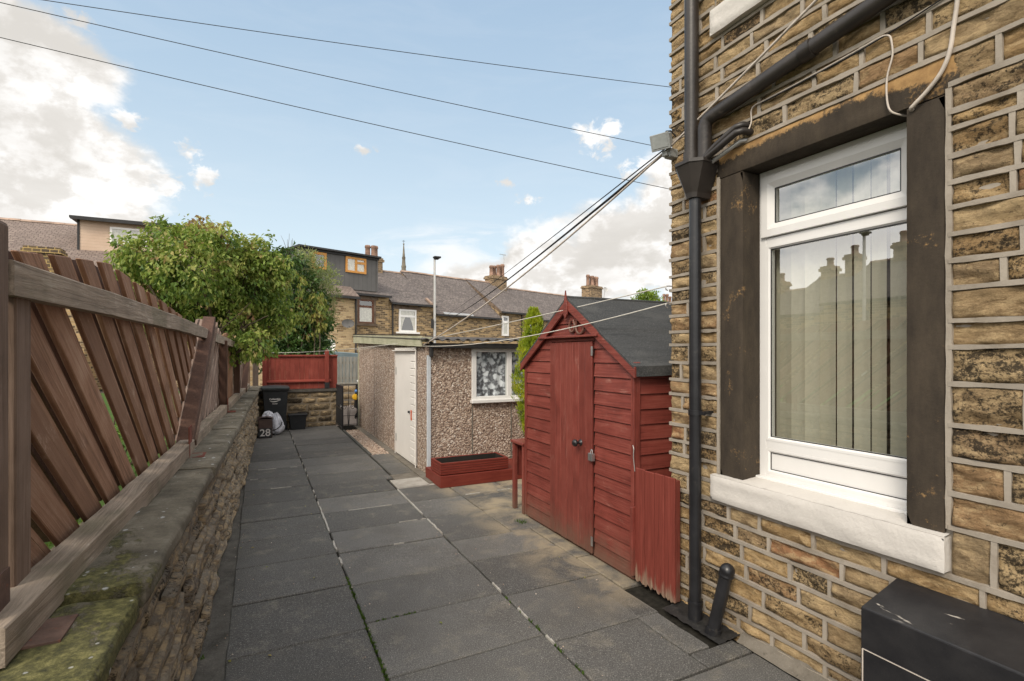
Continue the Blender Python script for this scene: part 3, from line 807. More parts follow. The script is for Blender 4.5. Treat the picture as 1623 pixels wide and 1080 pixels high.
# floodlight on the corner
fl = thing('floodlight', 'small grey floodlight fixed to the corner of the stone house', 'light', (XW - .05, 2.60, 3.05))
R = Matrix.Translation((XW - .115, 2.60, 3.045)) @ Matrix.Rotation(math.radians(25), 4, 'Z') @ Matrix.Rotation(math.radians(-24), 4, 'Y') @ Matrix.Scale(.86, 4)
m = MB(); m.box(-.045, .04, -.065, .065, -.05, .05, .5, 0, R); m.box(-.052, -.045, -.075, .075, -.06, .06, .5, 0, R); m.build('housing', M['floodbody'], fl, bevel=.006)
m = MB(); m.box(-.055, -.0525, -.058, .058, -.042, .042, .5, 0, R); m.build('lens', M['floodglass'], fl)
m = MB(); m.box(XW - .075, XW + .002, 2.575, 2.63, 2.945, 3.005, .5); m.box(XW - .10, XW - .075, 2.58, 2.625, 2.95, 2.99, .5); m.build('sensor', M['floodbody'], fl, bevel=.005)
m = MB(); m.tube([(XW + .005, 2.60, 3.10), (XW - .03, 2.615, 3.135), (XW - .06, 2.625, 3.13), (XW - .09, 2.61, 3.085)], .006, 6); m.build('lead', M['cableblack'], fl)
# ------------------------------------------------------------------ ground and paving
m = MB(); m.sheet(8, 8, lambda a, b: (-900 + 1800 * a, -900 + 1800 * b, -.16), .5); g_ = m.build('ground', M['ground'], origin=(0, 0, -.16)); struct(g_)
m = MB(); m.box(-.36, 3.0, -2.2, 12.55, -.12, -.022, .5); m.box(3.0, 5.0, 2.7, 6.9, -.12, -.022, .5); m.box(1.4, 2.6, 12.55, 16, -.12, -.03, .5); struct(m.build('paving_bed', M['bedding']))
pv = MB()
def tile(x0, x1, y0, y1, g=.006):
    tz = ru(-.003, .003); ax = ru(-.003, .003); ay = ru(-.003, .003); c = .008
    x0 += g + ru(-.002, .003); x1 -= g + ru(-.002, .003); y0 += g + ru(-.003, .003); y1 -= g + ru(-.003, .003)
    xm, ym = (x0 + x1) / 2, (y0 + y1) / 2
    def z(x, y): return tz + (x - xm) * ax * 1.5 + (y - ym) * ay * 1.5
    rim = [(x0, y0), (x1, y0), (x1, y1), (x0, y1)]
    # slightly ragged rim
    top = []; low = []; n = 6
    for k in range(4):
        a = rim[k]; b = rim[(k + 1) % 4]
        for i in range(n):
            t = i / n
            x = a[0] + (b[0] - a[0]) * t; y = a[1] + (b[1] - a[1]) * t
            e = .004 * noise.noise((x * 9, y * 9, 3.3))
            dx = (xm - x); dy = (ym - y); L = math.hypot(dx, dy)
            low.append((x + e, y + e, -.03)); top.append((x + dx / L * c + e, y + dy / L * c + e, z(x, y)))
    mid = [(p[0], p[1], z(p[0], p[1]) - c * .8) for p in low]
    N = len(top); vs = low + mid + top; fs = [tuple(range(2 * N, 3 * N))]
    for r in (0, N):
        for i in range(N): fs.append((r + i, r + (i + 1) % N, r + N + (i + 1) % N, r + N + i))
    pv.add(vs, fs)
J1 = [-2, -1.4, -.75, -.1, .55, 1.2, 1.85, 2.5, 3.15, 3.81, 4.45, 5.05, 5.63, 6.25, 6.9, 7.5, 8.08, 8.7, 9.3, 9.95, 10.6, 11.2, 11.8, 12.36]
J2 = [-2, -1.3, -.6, 0, .65, 1.3, 1.95, 2.62, 3.21, 3.77, 4.43, 4.98, 5.59, 6.2, 6.8, 7.4, 8.05, 8.65, 9.25, 9.9, 10.5, 11.1, 11.75, 12.36]
J3 = [-2, -1.35, -.7, -.05, .6, 1.25, 1.96, 2.53, 3.16, 3.79, 4.28, 5.0, 5.62, 6.22]
for a, b in zip(J1, J1[1:]): tile(-.165, .585, a, b)
for a, b in zip(J2, J2[1:]): tile(.585, 1.505 if a < 6.3 else 1.60, a, b)
for a, b in zip(J3, J3[1:]):
    if b < 2.0: tile(1.505, 2.455, a, b)
    elif a < 2.4: tile(1.505, 2.118, a, b)
    else: tile(1.505, 2.30 if a < 4.2 else 2.11, a, b)
for a, b in ((1.96, 2.10), (2.105, 2.535), (2.535, 2.9)): tile(2.118, 2.285 if a > 2.1 else 2.45, a, b)
tile(2.285, 2.46, 1.96, 2.055)
for a, b in ((2.9, 3.5), (3.5, 4.28)): tile(2.30, 2.9, a, b); tile(2.9, 3.5, a, b)
for (x0, x1) in ((2.11, 2.72), (2.72, 3.33), (3.33, 3.95), (3.95, 4.55)):
    for a, b in ((4.28, 5.0), (5.0, 5.62), (5.62, 6.3), (6.3, 6.74)): tile(x0, x1, a, b)
tile(1.62, 1.98, 7.0, 7.75, .004); tile(1.62, 1.98, 7.75, 8.5, .004)
for k in range(5): tile(1.50, 2.6, 12.4 + k * .62, 13.0 + k * .62)
struct(pv.build('paving', M['paving'], origin=(0, 0, 0)))
# rough concrete margin beside the boundary wall
m = MB()
m.sheet(8, 220, lambda a, b: (-.40 + .25 * a + .012 * noise.noise((b * 80, 1, 2)) * (a > .9), -2 + 14.3 * b, -.006 + .012 * fbm(a * 4, b * 60, .5) - .006 * a), .5)
struct(m.build('margin', M['roughconc']))
# pale cement patch and worn pad at the garage corner
m = MB()
def patch(cx, cy, rx, ry, z, seed, n=26):
    vs = [(cx, cy, z)]
    for i in range(n):
        t = 2 * math.pi * i / n; r = 1 + .22 * noise.noise((math.cos(t) * 2, math.sin(t) * 2, seed))
        q = max(abs(math.cos(t)), abs(math.sin(t))) ** .7
        vs.append((cx + rx * r * math.cos(t) / q, cy + ry * r * math.sin(t) / q, z - .004))
    m.add(vs, [(0, 1 + i, 1 + (i + 1) % n) for i in range(n)], .5)
m.box(1.53, 2.05, 6.24, 6.7, -.03, -.004, .5); patch(1.76, 6.47, .21, .21, .004, 3)
struct(m.build('cement_patch', M['paleconc']))
m = MB(); m.box(1.60, 2.06, 6.70, 7.0, -.03, -.006, .5); m.box(1.93, 2.06, 6.3, 12.0, -.03, .012, .5); struct(m.build('concrete_pad', M['conc']))
m = MB(); m.box(1.60, 1.645, 8.5, 11.6, -.03, .022, .5); struct(m.build('kerb_edging', M['kerb'], bevel=.006))
# gravel strip
gr = MB()
m = MB(); m.box(1.645, 1.93, 8.5, 11.4, -.03, -.012, .5); struct(m.build('gravel_bed', M['bedding']))
for i in range(2600):
    x, y = ru(1.65, 1.93), ru(8.45, 11.4); r = ru(.007, .016); a = ru(0, 6.28)
    z = -.012 + ru(0, .018); e = ru(.6, 1)
    vs = [(x + r * 1.3 * math.cos(a), y + r * 1.3 * math.sin(a), z), (x - r * math.sin(a), y + r * math.cos(a), z), (x - r * 1.2 * math.cos(a), y - r * 1.2 * math.sin(a), z), (x + r * math.sin(a), y - r * math.cos(a), z), (x + ru(-.3, .3) * r, y + ru(-.3, .3) * r, z + r * e)]
    gr.add(vs, [(0, 1, 4), (1, 2, 4), (2, 3, 4), (3, 0, 4)], rnd())
struct(gr.build('gravel', M['pea']), 'stuff')
# lime mortar left in some joints
jm = MB()
def jline(p0, p1, w, miss=.35, z=.0025, n=None):
    p0 = Vector((*p0, 0)); p1 = Vector((*p1, 0)); L = (p1 - p0).length; n = n or int(L / .045); d = (p1 - p0).normalized(); s = Vector((-d.y, d.x, 0))
    sd = rnd() * 40; prev = None
    for i in range(n):
        if noise.noise((i * .21, sd, 0)) * .5 + .5 < miss: continue
        a = p0 + d * (L * i / n); b = p0 + d * (L * (i + 1) / n)
        wa = w * (.7 + .7 * abs(noise.noise((i * .7, sd, 2)))); wb = w * (.7 + .7 * abs(noise.noise(((i + 1) * .7, sd, 2))))
        sh = s * (.006 * noise.noise((i * .5, sd, 7)))
        vs = [a - s * wa + sh, a + s * wa + sh, b + s * wb + sh, b - s * wb + sh]
        vs = [(p.x, p.y, z + .004 * (k % 2)) for k, p in enumerate(vs)] + [(p.x, p.y, -.02) for p in vs]
        jm.add(vs, [(3, 2, 1, 0), (0, 1, 5, 4), (1, 2, 6, 5), (2, 3, 7, 6), (3, 0, 4, 7)], .5)
jline((.583, 4.2), (.588, 6.3), .009, .42); jline((.588, 6.3), (.592, 9.6), .007, .56); jline((.59, 9.6), (.595, 12), .007, .6)
jline((1.505, 4.5), (1.508, 6.2), .009, .44); jline((1.505, 2.2), (1.505, 4.5), .006, .68)
jline((1.0, 4.98), (1.5, 4.98), .003, .5); jline((1.0, 4.43), (1.5, 4.43), .003, .45); jline((.8, 5.59), (1.3, 5.59), .003, .5)
jline((2.12, 5.62), (3.3, 5.62), .004, .5); jline((2.3, 4.98), (2.8, 5.0), .006, .5)
for y in (6.25, 6.9, 7.5, 8.08): jline((-.1, y), (.55, y), .003, .6)
struct(jm.build('joint_mortar', M['limemortar'], origin=(0, 0, 0)))
# moss and weeds in the open joints
ms = MB()
def tuft(x, y, n=10, r=.02, h=.02):
    for _ in range(n):
        a = ru(0, 6.28); q = r * math.sqrt(rnd()); px, py = x + q * math.cos(a), y + q * math.sin(a); hh = ru(.4, 1) * h; b = ru(0, 6.28); w = ru(.003, .007)
        ms.add([(px - w * math.sin(b), py + w * math.cos(b), -.012), (px + w * math.sin(b), py - w * math.cos(b), -.012), (px + hh * .7 * math.cos(b), py + hh * .7 * math.sin(b), hh)], [(0, 1, 2)], ru(0, .7))
for i in range(90):
    y = ru(2.0, 3.95); k = noise.noise((y * 4, 0, 2)) + .25
    if k > 0: tuft(.583 + ru(-.006, .008), y, 8, .011, .010)
for i in range(22): tuft(1.505 + ru(-.005, .005), ru(2.1, 3.2), 7, .010, .011)
for i in range(5): tuft(2.30 + ru(-.02, .03), ru(4.42, 4.56), 10, .025, .035)
for i in range(20): tuft(ru(-.31, -.27), ru(3.2, 11), 7, .02, .02)
for i in range(22): tuft(.65 + ru(0, .25), 3.21 + ru(-.005, .005), 5, .008, .01)
ms_o = struct(ms.build('moss', M['leaf_low'], origin=(.58, 3, 0)), 'stuff')
# grit and a few fallen leaves on the slabs
db = MB()
for i in range(260):
    x, y = ru(-.3, 2.3), ru(1.9, 9.5)
    if x > 1.6 and y > 6.2: continue
    if i % 4: x = random.choice((-.17, .585, 1.505)) + random.gauss(0, .05)
    r = ru(.0025, .006); a = ru(0, 6.28)
    db.add([(x + r * math.cos(a + k * 1.57) * ru(.7, 1.2), y + r * math.sin(a + k * 1.57) * ru(.7, 1.2), .004) for k in range(4)] + [(x, y, .004 + r)], [(0, 1, 4), (1, 2, 4), (2, 3, 4), (3, 0, 4)], rnd())
struct(db.build('grit', M['pea'], origin=(0, 0, 0)), 'stuff')
fl = MB()
for i in range(26):
    x, y = (ru(-.3, .1), ru(2.2, 9)) if i % 2 else (ru(.2, 2.2), ru(2.4, 8))
    if x > 1.6 and y > 6.2: continue
    a = ru(0, 6.28); L = ru(.018, .035); c_, s_ = math.cos(a), math.sin(a)
    fl.add([(x, y, .006), (x + L * .5 * c_ - L * .3 * s_, y + L * .5 * s_ + L * .3 * c_, .012), (x + L * c_, y + L * s_, .008), (x + L * .5 * c_ + L * .3 * s_, y + L * .5 * s_ - L * .3 * c_, .010)], [(0, 1, 2), (0, 2, 3)], ru(.5, 1))
struct(fl.build('fallen_leaves', M['leaf_autumn'], origin=(0, 0, 0)), 'stuff')
# neighbour's garden behind the fence
m = MB(); m.sheet(6, 12, lambda a, b: (-14 + 13.3 * a, -3 + 24 * b, .35 + .05 * noise.noise((a * 5, b * 9, 0))), .5); struct(m.build('lawn', M['lawn']))

# ------------------------------------------------------------------ boundary wall with the fence on it
def WX(y): return -.405 + .034 * y            # face of the boundary wall
bw = thing('boundary_wall', 'low rough stone boundary wall with mossy coping running beside the paved path', 'wall', (WX(5.5) - .15, 5.5, 0))
mb = MB()
z = .0; cs = []
while z < .86:
    h = ru(.06, .11); cs.append((z, min(z + h, .885))); z += h
if cs[-1][1] < .87: cs.append((cs[-1][1], .885))
for z0, z1 in cs:
    y = .2 + ru(0, .2)
    while y < 12.2:
        w = ru(.2, .52); off = ru(-.018, .012)
        res = .013 if y < 4 else (.03 if y < 8 else .05)
        stone(mb, lambda u, v, d: (WX(u) + d + off, u, v), y + .009, min(y + w, 12.25) - .009, z0 + .006 + ru(-.004, .006), z1 - .004 + ru(-.006, .004), res, .016, -.034, .011, rnd() * 80, rnd(), .008, .003, 0, 1.3, .5)
        y += w
mb.f = [f[::-1] for f in mb.f]
wl = mb.build('wall', M['rubble'], bw)
m = MB(); m.sheet(1, 60, lambda a, b: (WX(.2 + 12.05 * b) - .034, .2 + 12.05 * b, .89 * a), .5, 0, False)
m.prism([(WX(.2) - .036, .2, 0), (WX(12.25) - .036, 12.25, 0), (WX(12.25) - .30, 12.25, 0), (WX(.2) - .30, .2, 0)], (0, 0, .885)); m.build('wall_core', M['rubblemortar'], wl)
cp = MB()
y = .35; ends = [.35, 1.83, 2.75, 3.62, 4.5, 5.35, 6.25, 7.1, 8.05, 8.9, 9.8, 10.7, 11.5, 12.28]
for i, (a, b) in enumerate(zip(ends, ends[1:])):
    dz = [.0, .022][i % 2] * (1 if i < 3 else .4) + ru(-.004, .004); sd = rnd() * 50; fo = ru(-.008, .018)
    def cpn(u, t):
        # around the slab: t along profile from wall face underside, over the front edge, to the back
        yy = a + .008 + (b - a - .016) * u
        ed = min(u, 1 - u) * (b - a); k = min(1, ed / .025); k = k * (2 - k)
        prof = [(-.02, -.075), (.028, -.072), (.036, -.055), (.036, -.014), (.028, -.002), (-.03, .002), (-.12, .003), (-.22, .0), (-.33, -.004), (-.345, -.02), (-.345, -.075)]
        s_ = t * (len(prof) - 1); q = min(int(s_), len(prof) - 2); f = s_ - q
        px = prof[q][0] * (1 - f) + prof[q + 1][0] * f; pz = prof[q][1] * (1 - f) + prof[q + 1][1] * f
        nn = fbm(yy * 5, px * 9 + sd, pz * 9, 5)
        return (WX(yy) + fo + px + nn * .009 * (1 if px > -.1 else .3) - (1 - k) * .008 * (px > -.1), yy, .955 + dz + pz + nn * .006 - (1 - k) * .006)
    cp.sheet(max(6, int((b - a) / .022)), 40, cpn, rnd(), 0, True, False)
    for u in (0, 1):
        ringp = [cpn(u, t / 20) for t in range(21)]
        cp.add(ringp, [tuple(range(21)) if u == 1 else tuple(range(21))[::-1]], .5)
cp.build('coping', M['coping'], bw, origin=None)

def FX(y): return -.655 + .035 * y            # mid-plane of the fence
def clip(poly, a, b, c):                      # keep a*y + b*z <= c
    out = []
    for i in range(len(poly)):
        p, q = poly[i], poly[(i + 1) % len(poly)]
        dp, dq = a * p[0] + b * p[1] - c, a * q[0] + b * q[1] - c
        if dp <= 0: out.append(p)
        if dp * dq < 0:
            t = dp / (dp - dq); out.append((p[0] + (q[0] - p[0]) * t, p[1] + (q[1] - p[1]) * t))
    return out
fence = thing('wooden_fence', 'leaning weathered brown fence of slanting boards on top of the boundary wall', 'fence', (FX(5.5), 5.5, .955))
ZT = .962
def board_mesh(mb, poly, xo, th):
    if len(poly) < 3: return
    vs = [(FX(y) + xo, y, z) for y, z in poly]
    mb.prism(vs, (-th, 0, 0), rnd())
def diag(k, y_from, y_to, pitch, w, limits, mb, xo, th=.018, z0=.93, z1=2.3, skip=0):
    y = y_from
    while y < y_to:
        if rnd() < skip: y += pitch; continue
        # board whose foot at z0 is y..y+w and which shifts by k per metre of height
        ww = w * ru(.94, 1.06); j = ru(-.012, .012)
        poly = [(y + j, z0), (y + j + ww, z0), (y + j + ww + k * (z1 - z0), z1), (y + j + k * (z1 - z0), z1)]
        for L in limits:
            poly = clip(poly, *L)
            if not poly: break
        if poly: board_mesh(mb, poly, xo + ru(-.003, .003), th)
        y += pitch
# first panel: boards slope down away from the near post, domed top
dome = [(1.80, 1.93), (2.2, 1.975), (2.55, 2.02), (3.05, 2.058), (3.5, 2.045), (3.9, 2.0), (4.5, 1.945), (5.0, 1.90), (5.5, 1.87)]
lim = [(-1, 0, -1.76), (0, -1, -.985), (1, -1.40, 2.79)]
for (y0, z0), (y1, z1) in zip(dome, dome[1:]):
    s_ = (z1 - z0) / (y1 - y0); lim.append((-s_, 1, z0 - s_ * y0))
b1 = MB(); diag(-1.2, 1.75, 6.6, .272, .160, lim, b1, -.012)
p1 = b1.build('fence_panel', M['fdiag'], fence, bevel=.003)
b2 = MB(); diag(-1.2, 1.75 + .198, 6.6, .272, .034, lim, b2, -.030); b2.build('cover_strips', M['fdiag'], p1)
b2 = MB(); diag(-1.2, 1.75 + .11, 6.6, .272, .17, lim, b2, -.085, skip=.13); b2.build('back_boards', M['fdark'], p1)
# frame of the first panel
def rail(name, y0, z0, y1, z1, h, th, xo, mat, par, sag=0, n=14, rag=.006):
    m = MB(); vs = []; sd = rnd() * 30
    for i in range(n + 1):
        t = i / n; y = y0 + (y1 - y0) * t; z = z0 + (z1 - z0) * t + sag * (1 - (2 * t - 1) ** 2)
        for (dx, dz) in ((th / 2, -h / 2), (th / 2, h / 2 - .004), (th / 2 - .004, h / 2), (-th / 2, h / 2), (-th / 2, -h / 2)):
            e = rag * noise.noise((y * 4, dz * 20, sd)); vs.append((FX(y) + xo + dx + e * .4, y, z + dz + e))
    fs = []
    for i in range(n):
        for k in range(5):
            fs.append((i * 5 + k, i * 5 + (k + 1) % 5, (i + 1) * 5 + (k + 1) % 5, (i + 1) * 5 + k))
    m.add(vs, [f[::-1] for f in fs], .4); m.add(vs[:5], [(0, 1, 2, 3, 4)], .4); m.add(vs[-5:], [(4, 3, 2, 1, 0)], .4)
    return m.build(name, mat, par)
rail('top_rail', 1.69, 1.838, 5.45, 1.826, .090, .045, .030, M['frail'], fence, .012)
rail('bottom_rail', 1.50, 1.005, 4.22, 1.005, .088, .085, .062, M['frail'], fence, .0, 24, .012)
m = MB(); m.beam((FX(1.8) + .012, 1.80, .99), (FX(1.8) + .012, 1.80, 1.80), .10, .04, (0, 1, 0), .3); m.build('batten', M['fpost'], fence, bevel=.004)
m = MB(); m.prism([(FX(1.75) - .045, 1.59, .95), (FX(1.75) + .045, 1.59, .95), (FX(1.75) + .045, 1.683, .95), (FX(1.75) - .045, 1.683, .95)], (0, 0, 1.02), .4)
post = m.build('post', M['fpost'], fence, bevel=.012, segs=2)
m = MB(); m.box(FX(1.7) + .046, FX(1.7) + .052, 1.54, 1.665, .95, 1.13, .5); m.box(FX(1.7) + .02, FX(1.7) + .17, 1.58, 1.72, .958, .964, .5); m.build('post_bracket', M['rustflat'], post)
# leaning dark post and second panel leaning the other way
m = MB(); m.beam((FX(4.22) + .04, 4.25, .985), (FX(5.7) + .035, 5.68, 1.965), .10, .085, (1, 0, 0), .4); pd = m.build('post', M['fdark'], fence, bevel=.005)
m = MB(); m.beam((FX(4.32) + .09, 4.36, 1.0), (FX(5.8) + .085, 5.80, 1.93), .018, .05, (1, 0, 0), .1); m.build('edge_strip', M['fpost'], pd)
m = MB(); m.box(FX(4.0) + .10, FX(4.0) + .106, 3.98, 4.12, .958, 1.16, .5); m.box(FX(4.0) + .03, FX(4.0) + .19, 3.96, 4.14, .958, .964, .5); m.build('post_bracket', M['rust'], pd)
lim2 = [(0, -1, -.985), (-1, 1.35, -4.32 + 1.35 * .985), (1, -.35, 6.95), (0, 1, 2.02)]
dome2 = [(5.4, 1.93), (5.9, 1.99), (6.5, 2.0), (7.0, 1.95), (7.6, 1.84)]
for (y0, z0), (y1, z1) in zip(dome2, dome2[1:]):
    s_ = (z1 - z0) / (y1 - y0); lim2.append((-s_, 1, z0 - s_ * y0))
b3 = MB(); diag(1.35, 4.2, 7.1, .24, .135, lim2, b3, -.012); p2 = b3.build('fence_panel', M['fdiag2'], fence, bevel=.003)
b4 = MB(); diag(1.35, 4.32, 7.1, .24, .13, lim2, b4, -.062); b4.build('back_boards', M['fdiag2'], p2)
rail('top_rail', 5.85, 1.815, 7.75, 1.79, .09, .045, .030, M['frail'], fence)
rail('bottom_rail', 4.28, 1.0, 6.9, 1.0, .085, .075, .05, M['frail'], fence, 0, 20, .01)
# third and fourth panels
def upright_post(y, z1, mat='fdark', w=.085, xo=.035):
    m = MB(); m.box(FX(y) + xo - w / 2, FX(y) + xo + w / 2, y - w / 2, y + w / 2, .955, z1, .4); return m.build('post', M[mat], fence, bevel=.006)
pp = upright_post(6.98, 1.80); m = MB(); m.box(FX(6.9) + .085, FX(6.9) + .091, 6.86, 6.95, .958, 1.12, .5); m.box(FX(6.9) + .03, FX(6.9) + .17, 6.84, 6.98, .958, .964, .5); m.build('post_bracket', M['rust'], pp)
b5 = MB(); y = 7.08
while y < 8.9:
    h = 1.80 + .13 * math.sin((y - 7.0) / 1.95 * math.pi); board_mesh(b5, [(y, .985), (y + .1, .985), (y + .1, h), (y, h + ru(-.02, .02))], -.012 + ru(-.004, .004), .018); y += .145
b5.build('fence_panel', M['fboard'], fence, bevel=.003)
rail('top_rail', 7.8, 1.785, 9.0, 1.77, .085, .045, .03, M['frail'], fence); rail('bottom_rail', 7.0, .995, 9.02, .995, .08, .075, .05, M['frail'], fence)
upright_post(9.05, 1.78)
b6 = MB()
lim3 = [(0, -1, -.985), (-1, 0, -9.12), (1, 0, 11.6), (0, 1, 1.90)]
dome3 = [(9.1, 1.80), (9.9, 1.90), (10.6, 1.91), (11.3, 1.82), (11.7, 1.7)]
for (y0, z0), (y1, z1) in zip(dome3, dome3[1:]):
    s_ = (z1 - z0) / (y1 - y0); lim3.append((-s_, 1, z0 - s_ * y0))
diag(1.0, 8.2, 11.6, .19, .13, lim3, b6, -.012); b6.build('fence_panel', M['fdiag2'], fence, bevel=.003)
rail('top_rail', 9.1, 1.77, 11.7, 1.74, .085, .045, .03, M['frail'], fence); rail('bottom_rail', 9.1, .99, 11.7, .99, .08, .075, .05, M['frail'], fence)
m = MB(); m.beam((FX(10.6) + .05, 10.3, .97), (FX(11.6) + .05, 11.5, 1.75), .09, .08, (1, 0, 0), .4); m.build('post', M['fdark'], fence, bevel=.005)
upright_post(11.95, 1.65, 'fpost')
# ------------------------------------------------------------------ garage
GX, GY = 2.04, 6.75          # near left corner; front (window) wall faces -y, door wall faces -x
GX1, GY1 = 4.9, 12.0
garage = thing('garage', 'pebble dashed garage with white side door, lace curtained window and corrugated roof', 'garage', (3.4, 9.3, 0))
def gz(y): return 1.745 + (y - 6.8) * (1.89 - 1.745) / 5.4      # wall head follows the roof pitch
m = MB()
dy0, dy1 = 7.215, 8.42
m.prism([(GX, GY + .02, 0), (GX, dy0, 0), (GX, dy0, gz(dy0)), (GX, GY + .02, gz(GY))], (.1, 0, 0))
m.prism([(GX, dy1, 0), (GX, GY1, 0), (GX, GY1, gz(GY1)), (GX, dy1, gz(dy1))], (.1, 0, 0))
m.box(GX + .002, GX + .1, dy0, dy1, 1.725, 1.76)
wx0, wx1, wz0, wz1 = 2.70, 4.05, .965, 1.735
m.box(GX + .05, wx0, GY, GY + .1, 0, 1.76); m.box(wx1, GX1, GY, GY + .1, 0, 1.76); m.box(wx0, wx1, GY, GY + .1, 0, wz0); m.box(wx0, wx1, GY + .002, GY + .1, wz1, 1.76)
m.box(GX1 - .1, GX1, GY + .1, GY1, 0, 1.76); m.box(GX + .1, GX1, GY1 - .1, GY1, 0, 1.88)
m.build('wall', M['pebble'], garage)
for x in (2.70, 3.31):
    m = MB(); m.box(x - .008, x + .008, GY - .006, GY + .01, .0, wz0 - .03); m.build('panel_joint', M['conc'], garage)
for y in (9.05, 10.25, 11.4):
    m = MB(); m.box(GX - .003, GX + .01, y - .004, y + .004, .02, gz(y) - .02); m.build('panel_joint', M['conc'], garage)
m = MB(); m.box(GX + .004, GX + .055, GY - .014, GY + .03, .0, 1.62, .5); m.build('corner_post', M['postgrey'], garage, bevel=.004)
m = MB(); m.box(GX - .012, GX + .05, GY1 - .02, GY1 + .05, 0, 1.86, .5); m.build('corner_board', M['fascia'], garage)
# fascia on the gable side, sloping with the roof
m = MB()
fa, fb = 6.80, 12.3
m.prism([(GX - .075, fa, 1.738), (GX - .075, fb, 1.884), (GX - .075, fb, 2.070), (GX - .075, fa, 1.882)], (.03, 0, 0), .3)
m.build('fascia', M['fascia'], garage, bevel=.003)
m = MB(); m.prism([(GX - .045, fa, 1.80), (GX - .045, fb, 1.95), (GX - .045, fb, 2.06), (GX - .045, fa, 1.87)], (.13, 0, 0), .3)
m.box(GX - .06, GX + .0, 12.02, 12.32, 1.90, 1.99, .5); m.build('soffit', M['fascia'], garage)
# corrugated sheet roof: corrugations run down the slope
m = MB(); L = GX1 - GX + .2
def rz(y): return 1.80 + (y - 6.6) * .0365
m.sheet(260, 6, lambda a, b: (GX - .09 + (L) * a, 6.58 + 5.78 * b, rz(6.58 + 5.78 * b) + .016 * math.sin(a * L / .146 * 2 * math.pi) + .034), .5)
m.sheet(260, 1, lambda a, b: (GX - .09 + L * a, 6.58, rz(6.58) + .016 * math.sin(a * L / .146 * 2 * math.pi) + .034 - .010 * (1 - b)), .5)
M['corr'] = m_conc('cement_roof_sheet', (.045, .042, .04), (.11, .10, .095))
m.build('corrugated_roof', M['corr'], garage)
m = MB(); m.prism([(GX - .08, 6.83, 1.888), (GX - .08, 12.35, 2.077), (GX - .08, 12.35, 2.092), (GX - .08, 6.83, 1.903)], (.10, 0, 0), .5); m.build('roof_edge', M['gutter'], garage)
m = MB(); m.box(GX + .04, GX1, 6.62, 6.74, 1.715, 1.785, .5); m.box(GX + .02, GX + .07, 6.66, 6.72, 1.60, 1.80, .5); m.build('gutter', M['gutter'], garage, bevel=.01)
# door with boarded right hand side
door = MB()
door.box(GX - .022, GX + .03, dy0 + .01, dy1 - .01, .03, 1.70, .5)
door = door.build('door', M['wdoor'], garage, bevel=.004)
m = MB()
for k in range(15):
    z = .06 + k * .105; m.box(GX - .033, GX - .0225, dy0 + .02, dy0 + .26, z, z + .094, .5)
m.build('cladding_strip', M['wdoor'], door, bevel=.005)
m = MB(); ring(m, GX - .030, GX - .0225, dy0 - .02, dy1 + .03, -.02, 1.735, .03); m.box(GX - .075, GX - .03, dy0 + .0, dy1 + .02, 1.685, 1.70, .5, 0); m.build('door_frame', M['wdoor'], garage)
m = MB(); m.box(GX - .036, GX - .0335, dy0 + .17, dy0 + .235, .665, .815, .5); m.build('lock_plate', M['terracot'], door)
m = MB(); m.tube([(GX - .022, dy0 + .33, .775), (GX - .05, dy0 + .33, .775)], .018, 8); m.build('lock', M['black'], door)
for z in (.22, 1.30):
    m = MB(); m.box(GX - .026, GX - .0215, dy1 - .045, dy1 - .02, z, z + .12, .5); m.build('hinge', M['black'], door)
# plinth step along the door wall
# window with lace curtain
w = MB(); ring(w, wx0 - .0, wx1, GY - .03, GY + .05, wz0, wz1, .05) if False else None
def ring_y(mm, y0, y1, x0, x1, z0, z1, t):
    mm.box(x0, x0 + t, y0, y1, z0, z1, .5); mm.box(x1 - t, x1, y0, y1, z0, z1, .5)
    mm.box(x0 + t, x1 - t, y0, y1, z0, z0 + t, .5); mm.box(x0 + t, x1 - t, y0, y1, z1 - t, z1, .5)
w = MB(); ring_y(w, GY - .025, GY + .06, wx0 - .012, wx1 + .01, wz0, wz1, .07); w.box(3.24, 3.315, GY - .024, GY + .06, wz0 + .07, wz1 - .07, .5)
gw = w.build('window', M['upvc'], garage, bevel=.006)
w = MB(); w.box(wx0 - .03, wx1 + .03, GY - .075, GY + .02, wz0 - .022, wz0 + .03, .5); w.build('window_sill', M['upvc'], gw, bevel=.008)
for a, b in ((wx0 + .058, 3.24), (3.315, wx1 - .06)):
    w = MB(); w.add([(a, GY + .012, wz0 + .07), (b, GY + .012, wz0 + .07), (b, GY + .012, wz1 - .07), (a, GY + .012, wz1 - .07)], [(0, 1, 2, 3)], .5); w.build('pane', M['garageglass'], gw)
lc = MB(); lc.sheet(60, 2, lambda a, b: (wx0 + .03 + (wx1 - wx0 - .06) * a, GY + .075 + .012 * math.sin(a * 60), wz0 + .01 + (wz1 - wz0 - .02) * b), .5)
tag(lc.build('lace_curtain', M['lace']), 'white floral lace curtain hanging behind the garage window', 'curtain')
m = MB(); m.box(GX + .101, GX1 - .1, GY + .6, GY + .62, 0, 1.75); m.build('inner_screen', M['dark'], garage)

